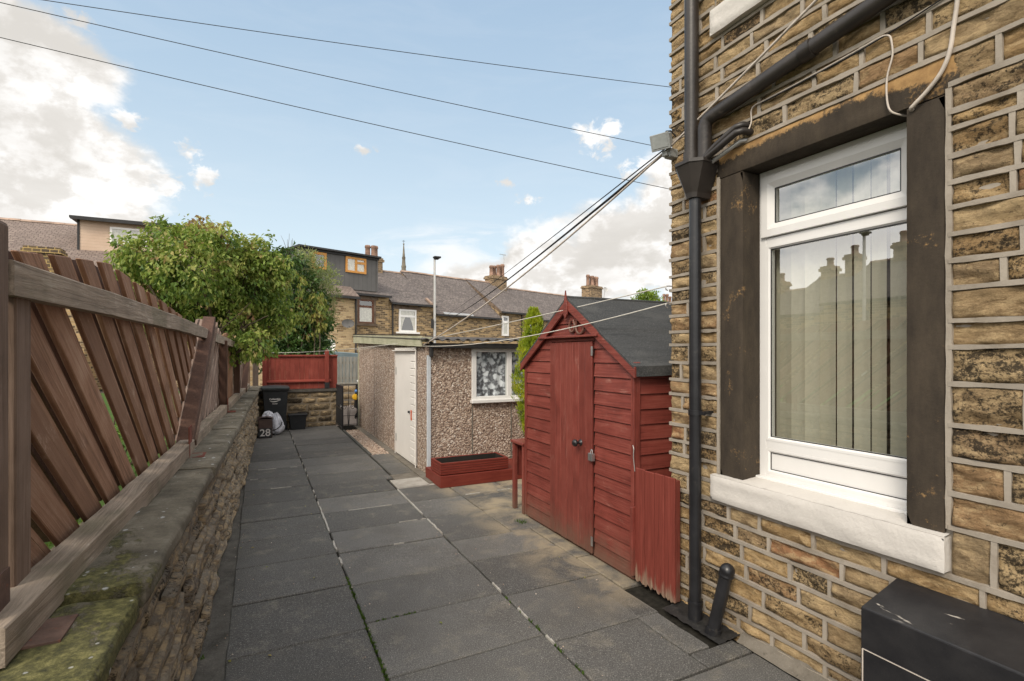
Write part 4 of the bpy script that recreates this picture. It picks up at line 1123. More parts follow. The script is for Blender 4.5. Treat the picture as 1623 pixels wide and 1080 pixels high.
# ------------------------------------------------------------------ planters
def trough(label, x0, x1, y0, y1, z0, z1, ribs, wall_=.035, name='planter'):
    t = thing(name, label, 'planter', ((x0 + x1) / 2, (y0 + y1) / 2, z0), 'red timber planters')
    n = ribs; h = (z1 - z0) / n
    fr = [MB(), MB()]; sd = [MB(), MB()]
    for k in range(n):
        a, b = z0 + k * h + .002, z0 + (k + 1) * h - .002
        fr[0].box(x0, x1, y0, y0 + wall_, a, b); fr[1].box(x0, x1, y1 - wall_, y1, a, b)
        sd[0].box(x0 + .001, x0 + wall_, y0 + wall_, y1 - wall_, a, b); sd[1].box(x1 - wall_, x1 - .001, y0 + wall_, y1 - wall_, a, b)
    for q in fr: q.build('long_side', M['planter'], t, bevel=.003)
    for q in sd: q.build('end_side', M['planter'], t, bevel=.003)
    return t
t1 = trough('long low red timber planter on the paving in front of the garage', 1.985, 3.55, 6.0, 6.62, 0, .145, 1, .04)
m = MB(); m.box(2.02, 3.51, 6.04, 6.58, .10, .138, .5); m.build('deck', M['planter'], t1)
t2 = trough('smaller ribbed red planter box stacked on the long low planter', 1.995, 2.92, 6.03, 6.42, .150, .298, 5, .03)
m = MB(); m.box(2.02, 2.9, 6.06, 6.39, .15, .165, .5); m.box(2.02, 2.025, 6.06, 6.39, .165, .29, .5); m.box(2.026, 2.895, 6.384, 6.389, .165, .29, .5); m.box(2.888, 2.893, 6.065, 6.38, .165, .29); m.build('liner', M['dark'], t2)

# ------------------------------------------------------------------ red shed
SX = 2.445                     # front face plane, faces -x
SY0, SY1 = 2.955, 4.60; SYC = 3.79
EAV, APX = 1.585, 2.115; SD = 2.0
shed = thing('garden_shed', 'dark red timber shed with a black felt pitched roof beside the house corner', 'shed', (SX + .9, SYC, 0))
def roofz(y): return EAV + (APX - EAV) * (1 - abs(y - SYC) / (SY1 - SYC if y > SYC else SYC - SY0))
DY0, DY1, DZ0, DZ1 = 3.435, 4.105, .02, 1.745
cb = MB(); zb = .02; hb_ = .111
def lapboard(y0, y1, z0, z1):
    # a shiplap board clipped under the roof slope, tilted so its lower edge stands proud
    poly = [(y0, z0), (y1, z0), (y1, z1), (y0, z1)]
    a = (APX - EAV)
    poly = clip(poly, -a / (SYC - SY0), 1, EAV - a * SY0 / (SYC - SY0) - .01)
    if poly: poly = clip(poly, a / (SY1 - SYC), 1, EAV + a * SY1 / (SY1 - SYC) - .01)
    if len(poly) < 3: return
    zz = [p[1] for p in poly]
    vs = [(SX - .018 + .012 * (p[1] - z0) / hb_, p[0], p[1]) for p in poly]
    cb.prism(vs, (.02, 0, 0), rnd())
z = zb
while z < APX:
    z1 = z + hb_ - .0045
    if z1 < DZ1 + .02:
        lapboard(SY0, DY0 - .003, z, z1); lapboard(DY1 + .003, SY1, z, z1)
    elif z < DZ1:
        lapboard(SY0, DY0 - .003, z, z1); lapboard(DY1 + .003, SY1, z, z1); lapboard(DY0, DY1, DZ1 + .006, z1)
    else: lapboard(SY0, SY1, z, z1)
    z += hb_
cb.build('front_cladding', M['redh'], shed, bevel=.002)
sb = MB()
z = zb
while z < EAV - .02:
    z1 = min(z + hb_ - .004, EAV + .02)
    for yy, s in ((SY0, -1), (SY1, 1)):
        a = yy + s * .016; b = yy + s * .003
        sb.prism([(SX + .03, a, z), (SX + .03, b, z1), (SX + .03, yy - s * .012, z1), (SX + .03, yy - s * .012, z)], (SD - .03, 0, 0))
    z += hb_
sb.box(SX + SD - .02, SX + SD, SY0, SY1, .02, EAV)
sb.build('side_cladding', M['redx'], shed)
m = MB(); m.box(SX + .005, SX + SD - .03, SY0 + .02, SY1 - .02, .02, EAV - .02); m.prism([(SX + .004, SY0 + .03, EAV - .04), (SX + .004, SYC, APX - .04), (SX + .004, SY1 - .03, EAV - .04)], (SD - .03, 0, 0)); m.build('inner_body', M['dark'], shed)
for y in (SY0 - .008, SY1 + .008):
    m = MB(); m.box(SX - .026, SX + .035, y - .018, y + .018, .02, roofz(SY0) + .0); m.build('corner_batten', M['redv'], shed, bevel=.003)
m = MB()
for k in range(3): m.box(SX - .005 + k * .9, SX + .06 + k * .9, SY0 + .02, SY1 - .02, -.03, .019)
m.box(SX - .002, SX + SD, SY0 + .015, SY0 + .06, -.01, .018); m.build('floor_bearer', M['fdark'], shed)
# door of narrow upright boards
dm = MB(); n = 7; bw_ = (DY1 - DY0 - .008) / n
for k in range(n):
    a = DY0 + .004 + k * bw_; zz0 = DZ0 + ru(0, .012)
    dm.box(SX - .034, SX - .012, a + .0012, a + bw_ - .0012, zz0, DZ1, rnd())
sdoor = dm.build('door', M['redv'], shed, bevel=.0035)
m = MB(); KY, KZ = 3.595, .905
Rk = Matrix.Rotation(math.radians(-90), 4, 'Y')
m.lathe([(.026, 0), (.026, .006), (.011, .009), (.011, .03), (.018, .038), (.030, .05), (.031, .062), (.022, .075), (0.001, .079)], (SX - .034, KY, KZ), 16, Rk); m.build('door_knob', M['black'], sdoor)
m = MB(); ring(m, SX - .0375, SX - .034, KY - .078, KY - .058, KZ - .03, KZ + .03, .005); m.build('keyhole_plate', M['redh'], sdoor)
m = MB(); m.box(SX - .0375, SX - .0342, 3.455, 3.52, .825, .865, .5); m.build('hasp', M['redh'], sdoor)
m = MB(); 
pl = [(SX - .043 + .004 * math.cos(t), 3.428 + .019 * math.cos(t), .845 + .03 * math.sin(t)) for t in [math.pi * i / 10 for i in range(11)]]
m.tube(pl, .0045, 8); m.box(SX - .060, SX - .030, 3.400, 3.456, .785, .845, .5); m.build('padlock', M['chrome'], sdoor, bevel=.008)
for z in (1.63, .095):
    m = MB(); m.box(SX - .0375, SX - .034, DY0 - .014, DY0 + .014, z, z + .075, .5); m.tube([(SX - .038, DY0, z), (SX - .038, DY0, z + .075)], .005, 6); m.build('hinge', M['chrome'], sdoor)
# little shelf (drip board) over the door, horseshoes
m = MB(); m.box(SX - .075, SX - .012, 3.325, 4.26, 1.782, 1.800, .5); m.build('drip_board', M['redh'], shed, bevel=.003)
for (yc, r, tl) in ((3.735, .043, .1), (3.615, .062, -.05)):
    m = MB(); pts = []
    for i in range(19):
        t = math.radians(-90 + (-148 + 296 * i / 18)); q = r * (1.1 + .42 * max(0, math.sin(t)))
        pts.append((SX - .03, yc + r * math.cos(t) * (1 if math.sin(t) < .3 else .9), 1.87 + q * math.sin(t) + .01))
    m.tube(pts, .0105, 6)
    tag(m.build('horseshoe', M['redh']), 'small red painted horseshoe hung above the shed door' if r < .05 else 'larger red painted horseshoe hung above the shed door', 'horseshoe', 'horseshoes above the shed door')
# roof
ov = .055
def slope(sgn):
    y1 = SY0 - .06 if sgn < 0 else SY1 + .06
    run = (SYC - SY0) if sgn < 0 else (SY1 - SYC)
    s = (APX - EAV) / run
    m = MB(); th = .012; sd = rnd() * 30
    def fn(a, b):
        y = SYC + (y1 - SYC) * b; z = APX + .012 - s * abs(y - SYC) + .004 * noise.noise((a * 9, b * 6, sd))
        lap = .011 if b < .52 else 0
        return (SX - ov + (SD + .1) * a, y, z + lap)
    m.sheet(40, 24, fn, .5, 0, True, sgn > 0)
    e = [fn(i / 40, 1) for i in range(41)]
    vs = e + [(p[0], p[1] + .004 * sgn, p[2] - .075 + .004 * noise.noise((p[0] * 6, 2, sd))) for p in e]
    m.add(vs, [(i, i + 1, 42 + i, 41 + i) if sgn < 0 else (41 + i, 42 + i, i + 1, i) for i in range(40)], .5)
    v0 = [fn(0, j / 24) for j in range(25)]
    vs = v0 + [(p[0], p[1], p[2] - .02) for p in v0]
    m.add(vs, [(25 + j, 26 + j, j + 1, j) if sgn < 0 else (j, j + 1, 26 + j, 25 + j) for j in range(24)], .5)
    return m.build('roof_felt', M['felt'], shed)
slope(-1); slope(1)
m = MB(); m.tube([(SX - ov, SYC, APX + .017), (SX + SD, SYC, APX + .017)], .016, 8); m.build('ridge_strip', M['felt'], shed)
m = MB()
for y1, run in ((SY0 - .065, SYC - SY0), (SY1 + .065, SY1 - SYC)):
    s = (APX - EAV) / run; ze = APX - s * abs(y1 - SYC)
    a = (SX - .05, SYC, APX + .004); 
    m.prism([(SX - .055, SYC, APX + .006), (SX - .055, y1, ze + .006), (SX - .055, y1, ze - .072), (SX - .055, SYC, APX - .085)], (.022, 0, 0), .4)
m.build('bargeboard', M['redh'], shed, bevel=.003)
m = MB(); m.prism([(SX - .068, SYC - .03, 1.985), (SX - .068, SYC, 1.945), (SX - .068, SYC + .03, 1.985), (SX - .068, SYC + .030, 2.06), (SX - .068, SYC + .012, 2.13), (SX - .068, SYC, 2.195), (SX - .068, SYC - .012, 2.13), (SX - .068, SYC - .030, 2.06)], (.014, 0, 0), .6); m.build('finial', M['redh'], shed, bevel=.002)
m = MB(); m.tube(smooth_path([(SX - .025, 2.94, .985), (SX - .03, 2.925, .96), (SX - .028, 2.93, .90), (SX - .02, 2.925, .80)]), .0035, 6); m.build('gate_latch_wire', M['steel'], shed)
# red gate panel filling the gap between shed and house
gp_ = thing('timber_gate', 'low red boarded gate with a rotted foot between the shed and the house', 'gate', (2.43, 2.72, 0))
m = MB(); n = 4; a0, a1 = 2.515, 2.905
for k in range(n):
    a = a0 + (a1 - a0) * k / n; b = a0 + (a1 - a0) * (k + 1) / n
    q = 6; top = .835 + ru(-.004, .004)
    foot = [(SX - .035, a + .002 + (b - a - .004) * i / q, .02 + ru(0, .03)) for i in range(q + 1)]
    m.prism(foot + [(SX - .035, b - .002, top), (SX - .035, a + .002, top)], (.018, 0, 0), rnd())
M['redrot'] = m_wood('red_boards_rotted_foot', RED2, 'z', worn=RW, wornamt=.2, rough=.55, tvar=.3)
def rot_foot():
    g = G('red_boards_bleached_foot'); v = g.obj(); p = g.sep(v); t = g.tint()
    gr = g.noise(g.map(v, (55, 55, 2.2)), 1.0, 7, .65, 1.0)
    c = g.ramp(gr, [(.3, (.12, .026, .018)), (.55, (.195, .042, .03)), (.75, (.25, .065, .048))])
    edge = g.math('ADD', p[2], g.math('MULTIPLY', g.math('SUBTRACT', .5, g.noise(g.map(v, (38, 38, 3)), 1.0, 5, .7)), .42))
    c = g.mix(g.step(edge, .13, .04), c, g.ramp(gr, [(.3, (.13, .075, .05)), (.7, (.36, .26, .19))]))
    return g.out(g.bsdf(c, .6, g.bump(gr, .4, .005), .25))
m.build('boards', rot_foot(), gp_, bevel=.003)
m = MB(); m.box(SX - .016, SX + .02, 2.52, 2.56, .03, .82); m.box(SX - .06, SX - .02, 2.905, 2.935, .06, .55); m.box(SX - .016, SX + .01, 2.56, 2.90, .62, .70); m.build('batten', M['redv'], gp_, bevel=.003)

# red bench end beyond the shed
bn = thing('potting_bench', 'red timber bench with a flat top standing against the far side of the shed', 'bench', (2.6, 4.95, 0))
m = MB(); m.box(2.415, 3.25, 4.66, 4.94, .700, .730); m.build('top', M['redh'], bn, bevel=.004)
for (x, y) in ((2.452, 4.685), (2.452, 4.905), (3.15, 4.685), (3.15, 4.905)):
    m = MB(); m.box(x - .022, x + .022, y - .022, y + .022, .0, .70); m.build('leg', M['redv'], bn, bevel=.003)
m = MB(); m.box(2.48, 3.12, 4.90, 4.92, .35, .69); m.build('back_board', M['redv'], bn, bevel=.003)
# ------------------------------------------------------------------ far end of the path
FWY = 12.32
fw = thing('garden_wall', 'stone garden wall with dark coping at the end of the path under the red fence', 'wall', (.75, FWY + .15, 0))
mb = MB(); mo2 = MB(); z = -.02
while z < .74:
    h = ru(.11, .17); h = min(h, .78 - z); x = -.35 + ru(0, .1)
    while x < 1.57:
        w = ru(.2, .5); w = min(w, 1.60 - x)
        stone(mb, lambda u, v, d: (u, FWY - d, v), x + .008, x + w - .008, z + .008, z + h - .006, .035, .02, -.02, .04, rnd() * 80, rnd(), .012, .006)
        x += w
    z += h
w_ = mb.build('wall', M['farrubble'], fw)
m = MB(); m.box(-.4, 1.60, FWY + .016, FWY + .28, -.1, .785); m.build('wall_core', M['limemortar'] if False else m_mortar('yellowed_mortar', (.26, .21, .15)), w_)
m = MB()
m.sheet(40, 10, lambda a, b: (-.4 + 2.02 * a, FWY - .035 + .36 * b, .85 + .006 * noise.noise((a * 20, b * 5, 1))), .5)
m.box(-.4, 1.62, FWY - .034, FWY + .325, .785, .846); M['darkcoping'] = m_conc('dark_coping', (.05, .045, .04), (.12, .11, .095), (.3, .28, .25)); m.build('coping', M['darkcoping'], fw, bevel=.006)
rfn = thing('red_fence', 'bright red close boarded fence on the stone wall at the end of the path', 'fence', (.8, FWY + .05, .85))
m = MB(); x = .12
while x < 1.62:
    m.box(x, x + .098, FWY + .05, FWY + .068, .852, 1.60 + ru(-.004, .004)); x += .1
m.build('boards', M['redfence'], rfn, bevel=.002)
m = MB(); m.box(.10, 1.625, FWY + .01, FWY + .075, 1.575, 1.612); m.build('top_rail', M['redfencex'], rfn, bevel=.004)
m = MB(); m.prism([(.10, FWY + .049, .995), (.10, FWY + .049, 1.06), (.10, FWY + .0, 1.03), (.10, FWY + .0, 1.005)], (1.38, 0, 0)); m.build('middle_rail', M['redfencex'], rfn)
for x in (.07, 1.345):
    m = MB(); m.box(x, x + .085, FWY - .03, FWY + .045, .855, 1.70); m.prism([(x, FWY - .03, 1.70), (x + .0425, FWY - .03, 1.735), (x + .085, FWY - .03, 1.70)], (0, .075, 0)); m.build('post', M['redfence'], rfn, bevel=.003)
m = MB(); m.box(1.335, 1.44, FWY - .04, FWY - .031, .86, .99, .5); m.build('latch_box', M['black'], rfn)
# grey brown post at the end of the boundary wall
m = MB(); m.box(-.115, -.005, 12.08, 12.19, 0, 1.64, .4); tag(m.build('gate_post', M['brownpost'], bevel=.006), 'tall grey brown timber post at the far end of the boundary wall', 'post')
# stub of wall and brick behind the post
bs = MB(); bs.box(-.42, -.12, 12.36, 12.66, -.1, 1.55); tag(bs.build('gate_pier', M['farwall2'], uv=True), 'short stone pier glimpsed behind the last fence post', 'pier')

# alley beyond the gate
aw = thing('alley_wall', 'pale stone wall beyond the scrolled iron gate', 'wall', (2.2, 13.35, 0))
mb = MB(); z = 0
while z < .84:
    h = min(ru(.12, .2), .9 - z); x = 1.45
    while x < 3.2:
        w = ru(.22, .5); stone(mb, lambda u, v, d: (u, 13.2 - d, v), x + .01, x + w - .01, z + .01, z + h - .008, .04, .02, -.02, .04, rnd() * 80, rnd(), .012, .006); x += w
    z += h
ww = mb.build('wall', m_sandstone('pale_alley_stone', .12, .8, [(0, (.3, .22, .13)), (.5, (.42, .32, .2)), (1, (.35, .27, .19))]), aw)
m = MB(); m.box(1.4, 3.3, 13.215, 13.45, -.1, .89); m.build('wall_core', M['mortar'], ww)
pf = thing('picket_fence', 'silvered grey picket fence standing on the alley wall beside the red fence', 'fence', (2.0, 13.3, .89))
m = MB(); x = 1.70
while x < 2.9: m.box(x, x + .07, 13.28, 13.30, .892, 1.56 + ru(-.006, .004)); x += .083
m.build('pickets', M['grey_wood'], pf, bevel=.002)
m = MB(); m.box(1.7, 2.9, 13.302, 13.34, 1.0, 1.06); m.box(1.7, 2.9, 13.302, 13.34, 1.38, 1.44); m.build('rails', M['grey_wood'], pf)
m = MB(); m.prism([(1.5, 16, 0), (4.0, 16, 0), (4.0, 16, 1.55), (1.5, 16, 1.74)], (0, 2.5, 0)); tag(m.build('outbuilding', M['bluegrey'], bevel=.02), 'low blue grey outbuilding roof behind the picket fence', 'outbuilding')
# sloping path in the alley beyond
m = MB(); m.sheet(6, 10, lambda a, b: (1.42 + 2.2 * a, 12.36 + .88 * b, -.02 + .39 * b + .01 * noise.noise((a * 5, b * 5, 0))), .5); M['alley'] = m_conc('pinkish_alley_path', (.30, .25, .22), (.42, .36, .32), (.5, .46, .42), .5); struct(m.build('alley_path', M['alley']))
# gates
gl_ = thing('iron_gate', 'black sheeted iron gate standing open edge-on at the end of the garden wall', 'gate', (1.60, 11.95, 0))
m = MB()
for y in (11.38, 12.30): m.tube([(1.60, y, .02), (1.60, y, .955)], .016, 8)
for z in (.06, .45, .93): m.beam((1.60, 11.38, z), (1.60, 12.30, z), .02, .03, (1, 0, 0))
m.build('frame', M['black'], gl_)
m = MB(); m.box(1.597, 1.603, 11.39, 12.29, .07, .92); m.build('sheet_panel', M['rubber'], gl_)
m = MB(); m.tube([(1.585, 11.42, .52), (1.56, 11.42, .52), (1.555, 11.42, .47), (1.555, 11.42, .56)], .007, 6); m.build('latch', M['chrome'], gl_)
sg = thing('scroll_gate', 'thin black iron gate with curled scrolls across the narrow opening beside the garage', 'gate', (1.85, 12.2, 0))
m = MB(); gx0, gx1, gy = 1.655, 2.035, 12.2
for x in (gx0, gx1): m.tube([(x, gy, -.02), (x, gy, .94)], .010, 6)
m.tube([((gx0 + gx1) / 2, gy, .0), ((gx0 + gx1) / 2, gy, .93)], .006, 6)
for z in (.02, .22, .50, .925): m.tube([(gx0, gy, z), (gx1, gy, z)], .006 if z < .9 else .011, 6)
m.build('frame', M['black'], sg)
gc = (gx0 + gx1) / 2
for s in (-1, 1):
    m = MB(); pts = []
    for i in range(24):
        t = i / 23 * 4.2 * math.pi / 2 * 1.4; r = .055 * (1 - .75 * i / 23)
        pts.append((gc + s * (.085 - r * math.cos(t)), gy, .41 + r * math.sin(t)))
    pts = [(gc + s * .008, gy, .03), (gc + s * .02, gy, .18), (gc + s * .03, gy, .34)] + pts
    m.tube(pts, .0055, 6); m.build('scroll', M['black'], sg)
tp = MB(); tp.box(gx0 - .06, gx1 + .02, gy - .03, gy + .03, .945, .975); tp.build('top_board', M['grey_wood'], sg)
# black garden machine seen through the gate
gm = thing('garden_machine', 'black wheeled machine with a yellow disc and blue cap half hidden behind the garage', 'machine', (2.15, 12.75, -.03))
m = MB()
m.prism([(2.08, 12.65, .33), (2.30, 12.65, .25), (2.35, 12.65, .75), (2.22, 12.65, .95), (2.12, 12.65, .90), (2.10, 12.65, .6)], (0, .3, 0)); m.build('body', M['rubber'], gm, bevel=.03, segs=2)
m = MB(); m.lathe([(.13, 0), (.15, .02), (.15, .06), (.13, .08), (.05, .08)], (2.2, 12.60, .12), 18, Matrix.Rotation(math.radians(-90), 4, 'X')); m.build('wheel', M['rubber'], gm)
m = MB(); m.lathe([(.0, -.012), (.06, -.01), (.072, .0), (.072, .03), (.06, .035), (.001, .037)], (2.065, 12.66, .60), 16, Matrix.Rotation(math.radians(75), 4, 'X')); m.build('disc', M['yellow'], gm)
m = MB(); m.lathe([(.001, -.02), (.035, -.015), (.04, .02), (.03, .04), (.001, .045)], (2.085, 12.645, .74), 12, Matrix.Rotation(math.radians(75), 4, 'X')); m.build('cap', M['blue'], gm)
m = MB(); m.tube([(2.15, 12.8, .9), (2.14, 12.72, .985)], [.035, .028], 10); m.build('grip', M['upvc'], gm)

# wheelie bin
def wheelie(x, y):
    t = thing('wheelie_bin', 'black wheeled rubbish bin with white council lettering at the end of the path', 'bin', (x, y, 0))
    m = MB(); w0, w1, d0, d1 = .20, .245, .22, .29
    vs = []
    lv = [(.055, .19, .19), (.12, .198, .205), (.5, .215, .235), (.86, .236, .265), (.865, .25, .28), (.90, .252, .282)]
    for z, a, b in lv:
        for (sx, sy) in ((-1, -1), (-.75, -1.0), (.75, -1.0), (1, -1), (1, 1), (-1, 1)):
            vs.append((x + sx * a, y + sy * b + (.03 if z < .1 else 0), z))
    fs = []
    for i in range(len(lv) - 1):
        for k in range(6): fs.append((i * 6 + k, i * 6 + (k + 1) % 6, (i + 1) * 6 + (k + 1) % 6, (i + 1) * 6 + k))
    fs.append(tuple(range(6))[::-1]); m.add(vs, fs, .5)
    m.build('body', M['bin'], t, bevel=.012, segs=2)
    m = MB()
    m.sheet(10, 8, lambda a, b: (x - .265 + .53 * a, y - .305 + .60 * b, .945 + .032 * math.sin(math.pi * min(1, max(0, (a * 1.0)))) * (.6 + .4 * math.sin(math.pi * b)) - (.03 if b == 0 else 0)), .5)
    m.box(x - .266, x + .266, y - .306, y + .30, .895, .946); m.build('lid', M['binlid'], t, bevel=.012, segs=2)
    m = MB(); m.tube([(x - .22, y + .315, .93), (x + .22, y + .315, .93)], .016, 8); m.build('handle', M['bin'], t)
    for s in (-1, 1):
        m = MB(); m.lathe([(.03, -.02), (.09, -.022), (.10, -.01), (.10, .01), (.09, .022), (.03, .02)], (x + s * .21, y + .22, .10), 16, Matrix.Rotation(math.radians(90), 4, 'Y')); m.build('wheel', M['rubber'], t)
    return t
wb = wheelie(.312, 11.93)
def text_obj(name, s, size, loc, rot, mat, par, ext=.001, bold=0, sx=1):
    cu = bpy.data.curves.new(name, 'FONT'); cu.body = s; cu.size = size; cu.align_x = 'CENTER'; cu.align_y = 'CENTER'; cu.extrude = ext; cu.offset = bold
    tmp = bpy.data.objects.new(name + '_tmp', cu); COL.objects.link(tmp)
    bpy.context.view_layer.update()
    me = bpy.data.meshes.new_from_object(tmp); me.name = name
    bpy.data.objects.remove(tmp)
    me.materials.clear(); me.materials.append(mat)
    o = bpy.data.objects.new(name, me); COL.objects.link(o)
    o.parent = par; o.location = Vector(loc) - ORG[par.name]; o.rotation_euler = rot; o.scale = (sx, 1, 1)
    ORG[o.name] = Vector(loc); return o
tilt = math.radians(90 - 4.0)
def by(z): return 11.93 - (.205 + (z - .12) * .079) - .004
text_obj('lettering', 'Calderdale', .048, (.30, by(.70), .70), (tilt, 0, 0), M['lettering'], wb, .001, .0012)
text_obj('lettering', 'Council', .03, (.30, by(.615), .605), (tilt, 0, 0), M['lettering'], wb, .001, .0008)
m = MB()
sw = [(.205 + .20 * i / 14, by(.655) - .001, .665 - .030 * math.sin(math.pi * (i / 14) ** .8) + .012 * i / 14) for i in range(15)]
lo = [(p[0], p[1], p[2] + .004 + .013 * math.sin(math.pi * i / 14)) for i, p in enumerate(sw)]
m.add(sw + lo, [(i, i + 1, 16 + i, 15 + i) for i in range(14)], .5); m.build('emblem', M['lettering'], wb)

# recycling box with a white house number, carrier bag behind it
rb = thing('recycling_box', 'small brown and black recycling box painted with the white number 28', 'box', (.11, 11.2, 0))
def tbox(mm, x0, x1, y0, y1, z0, z1, k, open_=False):
    vs = [(x0 + k, y0 + k, z0), (x1 - k, y0 + k, z0), (x1 - k, y1 - k, z0), (x0 + k, y1 - k, z0), (x0, y0, z1), (x1, y0, z1), (x1, y1, z1), (x0, y1, z1)]
    mm.add(vs, [(3, 2, 1, 0), (0, 1, 5, 4), (1, 2, 6, 5), (2, 3, 7, 6), (3, 0, 4, 7)] + ([] if open_ else [(4, 5, 6, 7)]), .5)
m = MB(); tbox(m, -.01, .245, 11.03, 11.40, .0, .36, .012); m.build('body', M['brownbox'], rb, bevel=.008, segs=2)
m = MB(); m.box(.0, .226, 11.028, 11.036, .015, .195); m.build('number_plate', M['bin'], rb)
m = MB(); m.sheet(10, 6, lambda a, b: (-.02 + .275 * a, 11.02 + .39 * b, .365 + .045 * math.sin(math.pi * a) ** .6 * (.75 + .25 * math.cos(b * 3))), .5); m.box(-.02, .255, 11.02, 11.41, .35, .366); m.build('lid', M['brownbox'], rb, bevel=.006)
text_obj('number', '28', .19, (.113, 11.0255, .105), (math.radians(90), 0, 0), M['lettering'], rb, .001, .002, 1.0)
def crumple(name, c, rx, ry, rz, mat, label, cat, seed):
    m = MB(); n, k = 26, 14
    def fn(a, b):
        t = a * 2 * math.pi; p = (b - .5) * math.pi
        d = 1 + .35 * fbm(math.cos(t) * 1.6 + seed, math.sin(t) * 1.6, b * 3, 4) + .34 * noise.noise((math.cos(t) * 3.1, math.sin(t) * 3.1, b * 5 + seed)) + .12 * math.sin(5 * t + 6 * b)
        taper = 1.35 - .95 * b
        return (c[0] + rx * d * math.cos(p) * math.cos(t) * taper, c[1] + ry * d * math.cos(p) * math.sin(t) * taper, max(.003, c[2] + rz * (1 + math.sin(p)) * (.9 + .2 * d)))
    m.sheet(n, k, fn, .5, 0, False)
    c0 = c; c = (.17, 11.47, .30); rx, ry, rz = .11, .07, .085; seed += 7
    m.sheet(n, k, fn, .5, 0, False); return tag(m.build(name, mat), label, cat)
bg = crumple('carrier_bag', (.315, 11.47, 0), .15, .12, .19, M['bag'], 'crumpled white carrier bag slumped between the bin and the numbered box', 'bag', 3.0)
bh = MB()
for pts in ([(.20, 11.30, .40), (.225, 11.31, .25), (.235, 11.30, .08)], [(.24, 11.29, .10), (.33, 11.28, .14), (.40, 11.33, .20), (.42, 11.36, .26)]):
    bh.tube(smooth_path(pts), .009, 6)
ORG[bg.name] = bg.location.copy(); bh.build('strap', M['cableblack'], bg)
tb = thing('plant_tub', 'empty square black plastic tub against the garden wall', 'tub', (.75, 12.1, 0))
m = MB(); tbox(m, .585, .935, 11.98, 12.26, 0, .30, .03); m.build('body', M['bin'], tb, bevel=.006)
m = MB(); m.box(.565, .955, 11.965, 12.275, .30, .335); m.build('rim', M['bin'], tb, bevel=.008); 

# ------------------------------------------------------------------ street lamp, lines and cables
LX, LY = 8.92, 28.0
lamp = thing('street_lamp', 'slim grey steel street lamp standing between the garage roof and the terrace', 'street lamp', (LX, LY, -.1))
m = MB(); m.tube([(LX, LY, -.1), (LX, LY, 1.2)], .11, 12); m.tube([(LX, LY, 1.2), (LX, LY, 3.6), (LX, LY, 7.0)], [.085, .075, .06], 12); m.build('column', M['steel'], lamp)
m = MB(); m.box(LX - .10, LX + .30, LY - .28, LY + .05, 7.0, 7.10); m.box(LX - .06, LX + .2, LY - .2, LY + .03, 6.93, 7.0); m.build('lantern', M['gutter'], lamp, bevel=.03, segs=2)
m = MB(); m.box(LX - .20, LX - .09, LY - .1, LY + .06, 3.05, 3.55); m.build('junction_box', M['gutter'], lamp, bevel=.01)
def cable(name, a, b, sag, r, mat, label, cat, grp=None, n=24):
    a = Vector(a); b = Vector(b); pts = []
    for i in range(n + 1):
        t = i / n; p = a.lerp(b, t); p.z -= sag * 4 * t * (1 - t); pts.append(p)
    m = MB(); m.tube(pts, r, 6); o = m.build(name, mat); return tag(o, label, cat, grp)
hc = XW - .02
cable('overhead_cable', (XW - .03, 2.62, 3.02), (LX, LY, 3.40), .30, .011, M['cableblack'], 'black cable swooping from the floodlight corner down to the street lamp', 'cable', 'cables over the garden')
cable('thin_overhead_cable', (XW - .02, 2.63, 3.05), (LX, LY, 3.42), .12, .005, M['cableblack'], 'thin black cable running just above the thicker cable to the street lamp', 'cable', 'cables over the garden')
cable('diagonal_line', (2.435, 1.20, 3.52), (2.435, 2.6, 3.005), .01, .0075, M['cablewhite'], 'off white line crossing the black waste pipe on the house wall', 'cable')
cable('garage_cable', (2.435, 2.6, 3.005), (GX - .03, 6.82, 1.76), .10, .008, M['cablewhite'], 'brownish cable sloping from the house corner to the garage corner', 'cable', 'cables over the garden')
cable('clothes_line', (2.46, 2.63, 2.10), (GX - .10, 12.1, 1.72), .06, .0042, M['line'], 'upper white clothes line from the house corner across the shed gable to the gable fascia', 'clothes line', 'clothes lines')
cable('clothes_line', (2.46, 2.63, 1.985), (GX - .04, 6.80, 1.745), .085, .0042, M['line'], 'lower white clothes line sagging past the shed to the near garage corner', 'clothes line', 'clothes lines')
cable('clothes_line', (GX - .09, 8.0, 1.80), (-.06, 12.1, 1.66), .05, .0042, M['line'], 'white clothes line from the garage fascia to the post by the red fence', 'clothes line', 'clothes lines')
for (z, nm) in ((2.10, 'upper'), (1.985, 'lower')):
    m = MB(); pts = [(XW + .01, 2.63, z), (XW - .03, 2.63, z)] + [(XW - .045 + .015 * math.cos(t), 2.63, z - .015 + .015 * math.sin(t)) for t in (1.2, 2, 3, 4, 5)]
    m.tube(pts, .004, 6); tag(m.build('line_hook', M['steel']), nm + ' steel eye hook holding a clothes line at the house corner', 'hook', 'clothes line hooks')
def tw(name, p, q, za, zb, lab):
    cable('telephone_wire', p, q, .25, .013, M['cableblack'], lab, 'wire', 'overhead telephone wires', 30)
tw('overhead_wire', (-17.1, 24.03, 13.33), (21.55, 13.91, 12.27), 0, 0, 'topmost thin black wire crossing the open sky')
tw('overhead_wire', (-17.1, 24.03, 14.04), (21.55, 13.91, 9.10), 0, 0, 'middle thin black wire slanting down to the floodlight corner')
tw('overhead_wire', (-17.1, 24.03, 13.18), (21.55, 13.91, 7.34), 0, 0, 'lowest thin black wire crossing in front of the big white cloud')
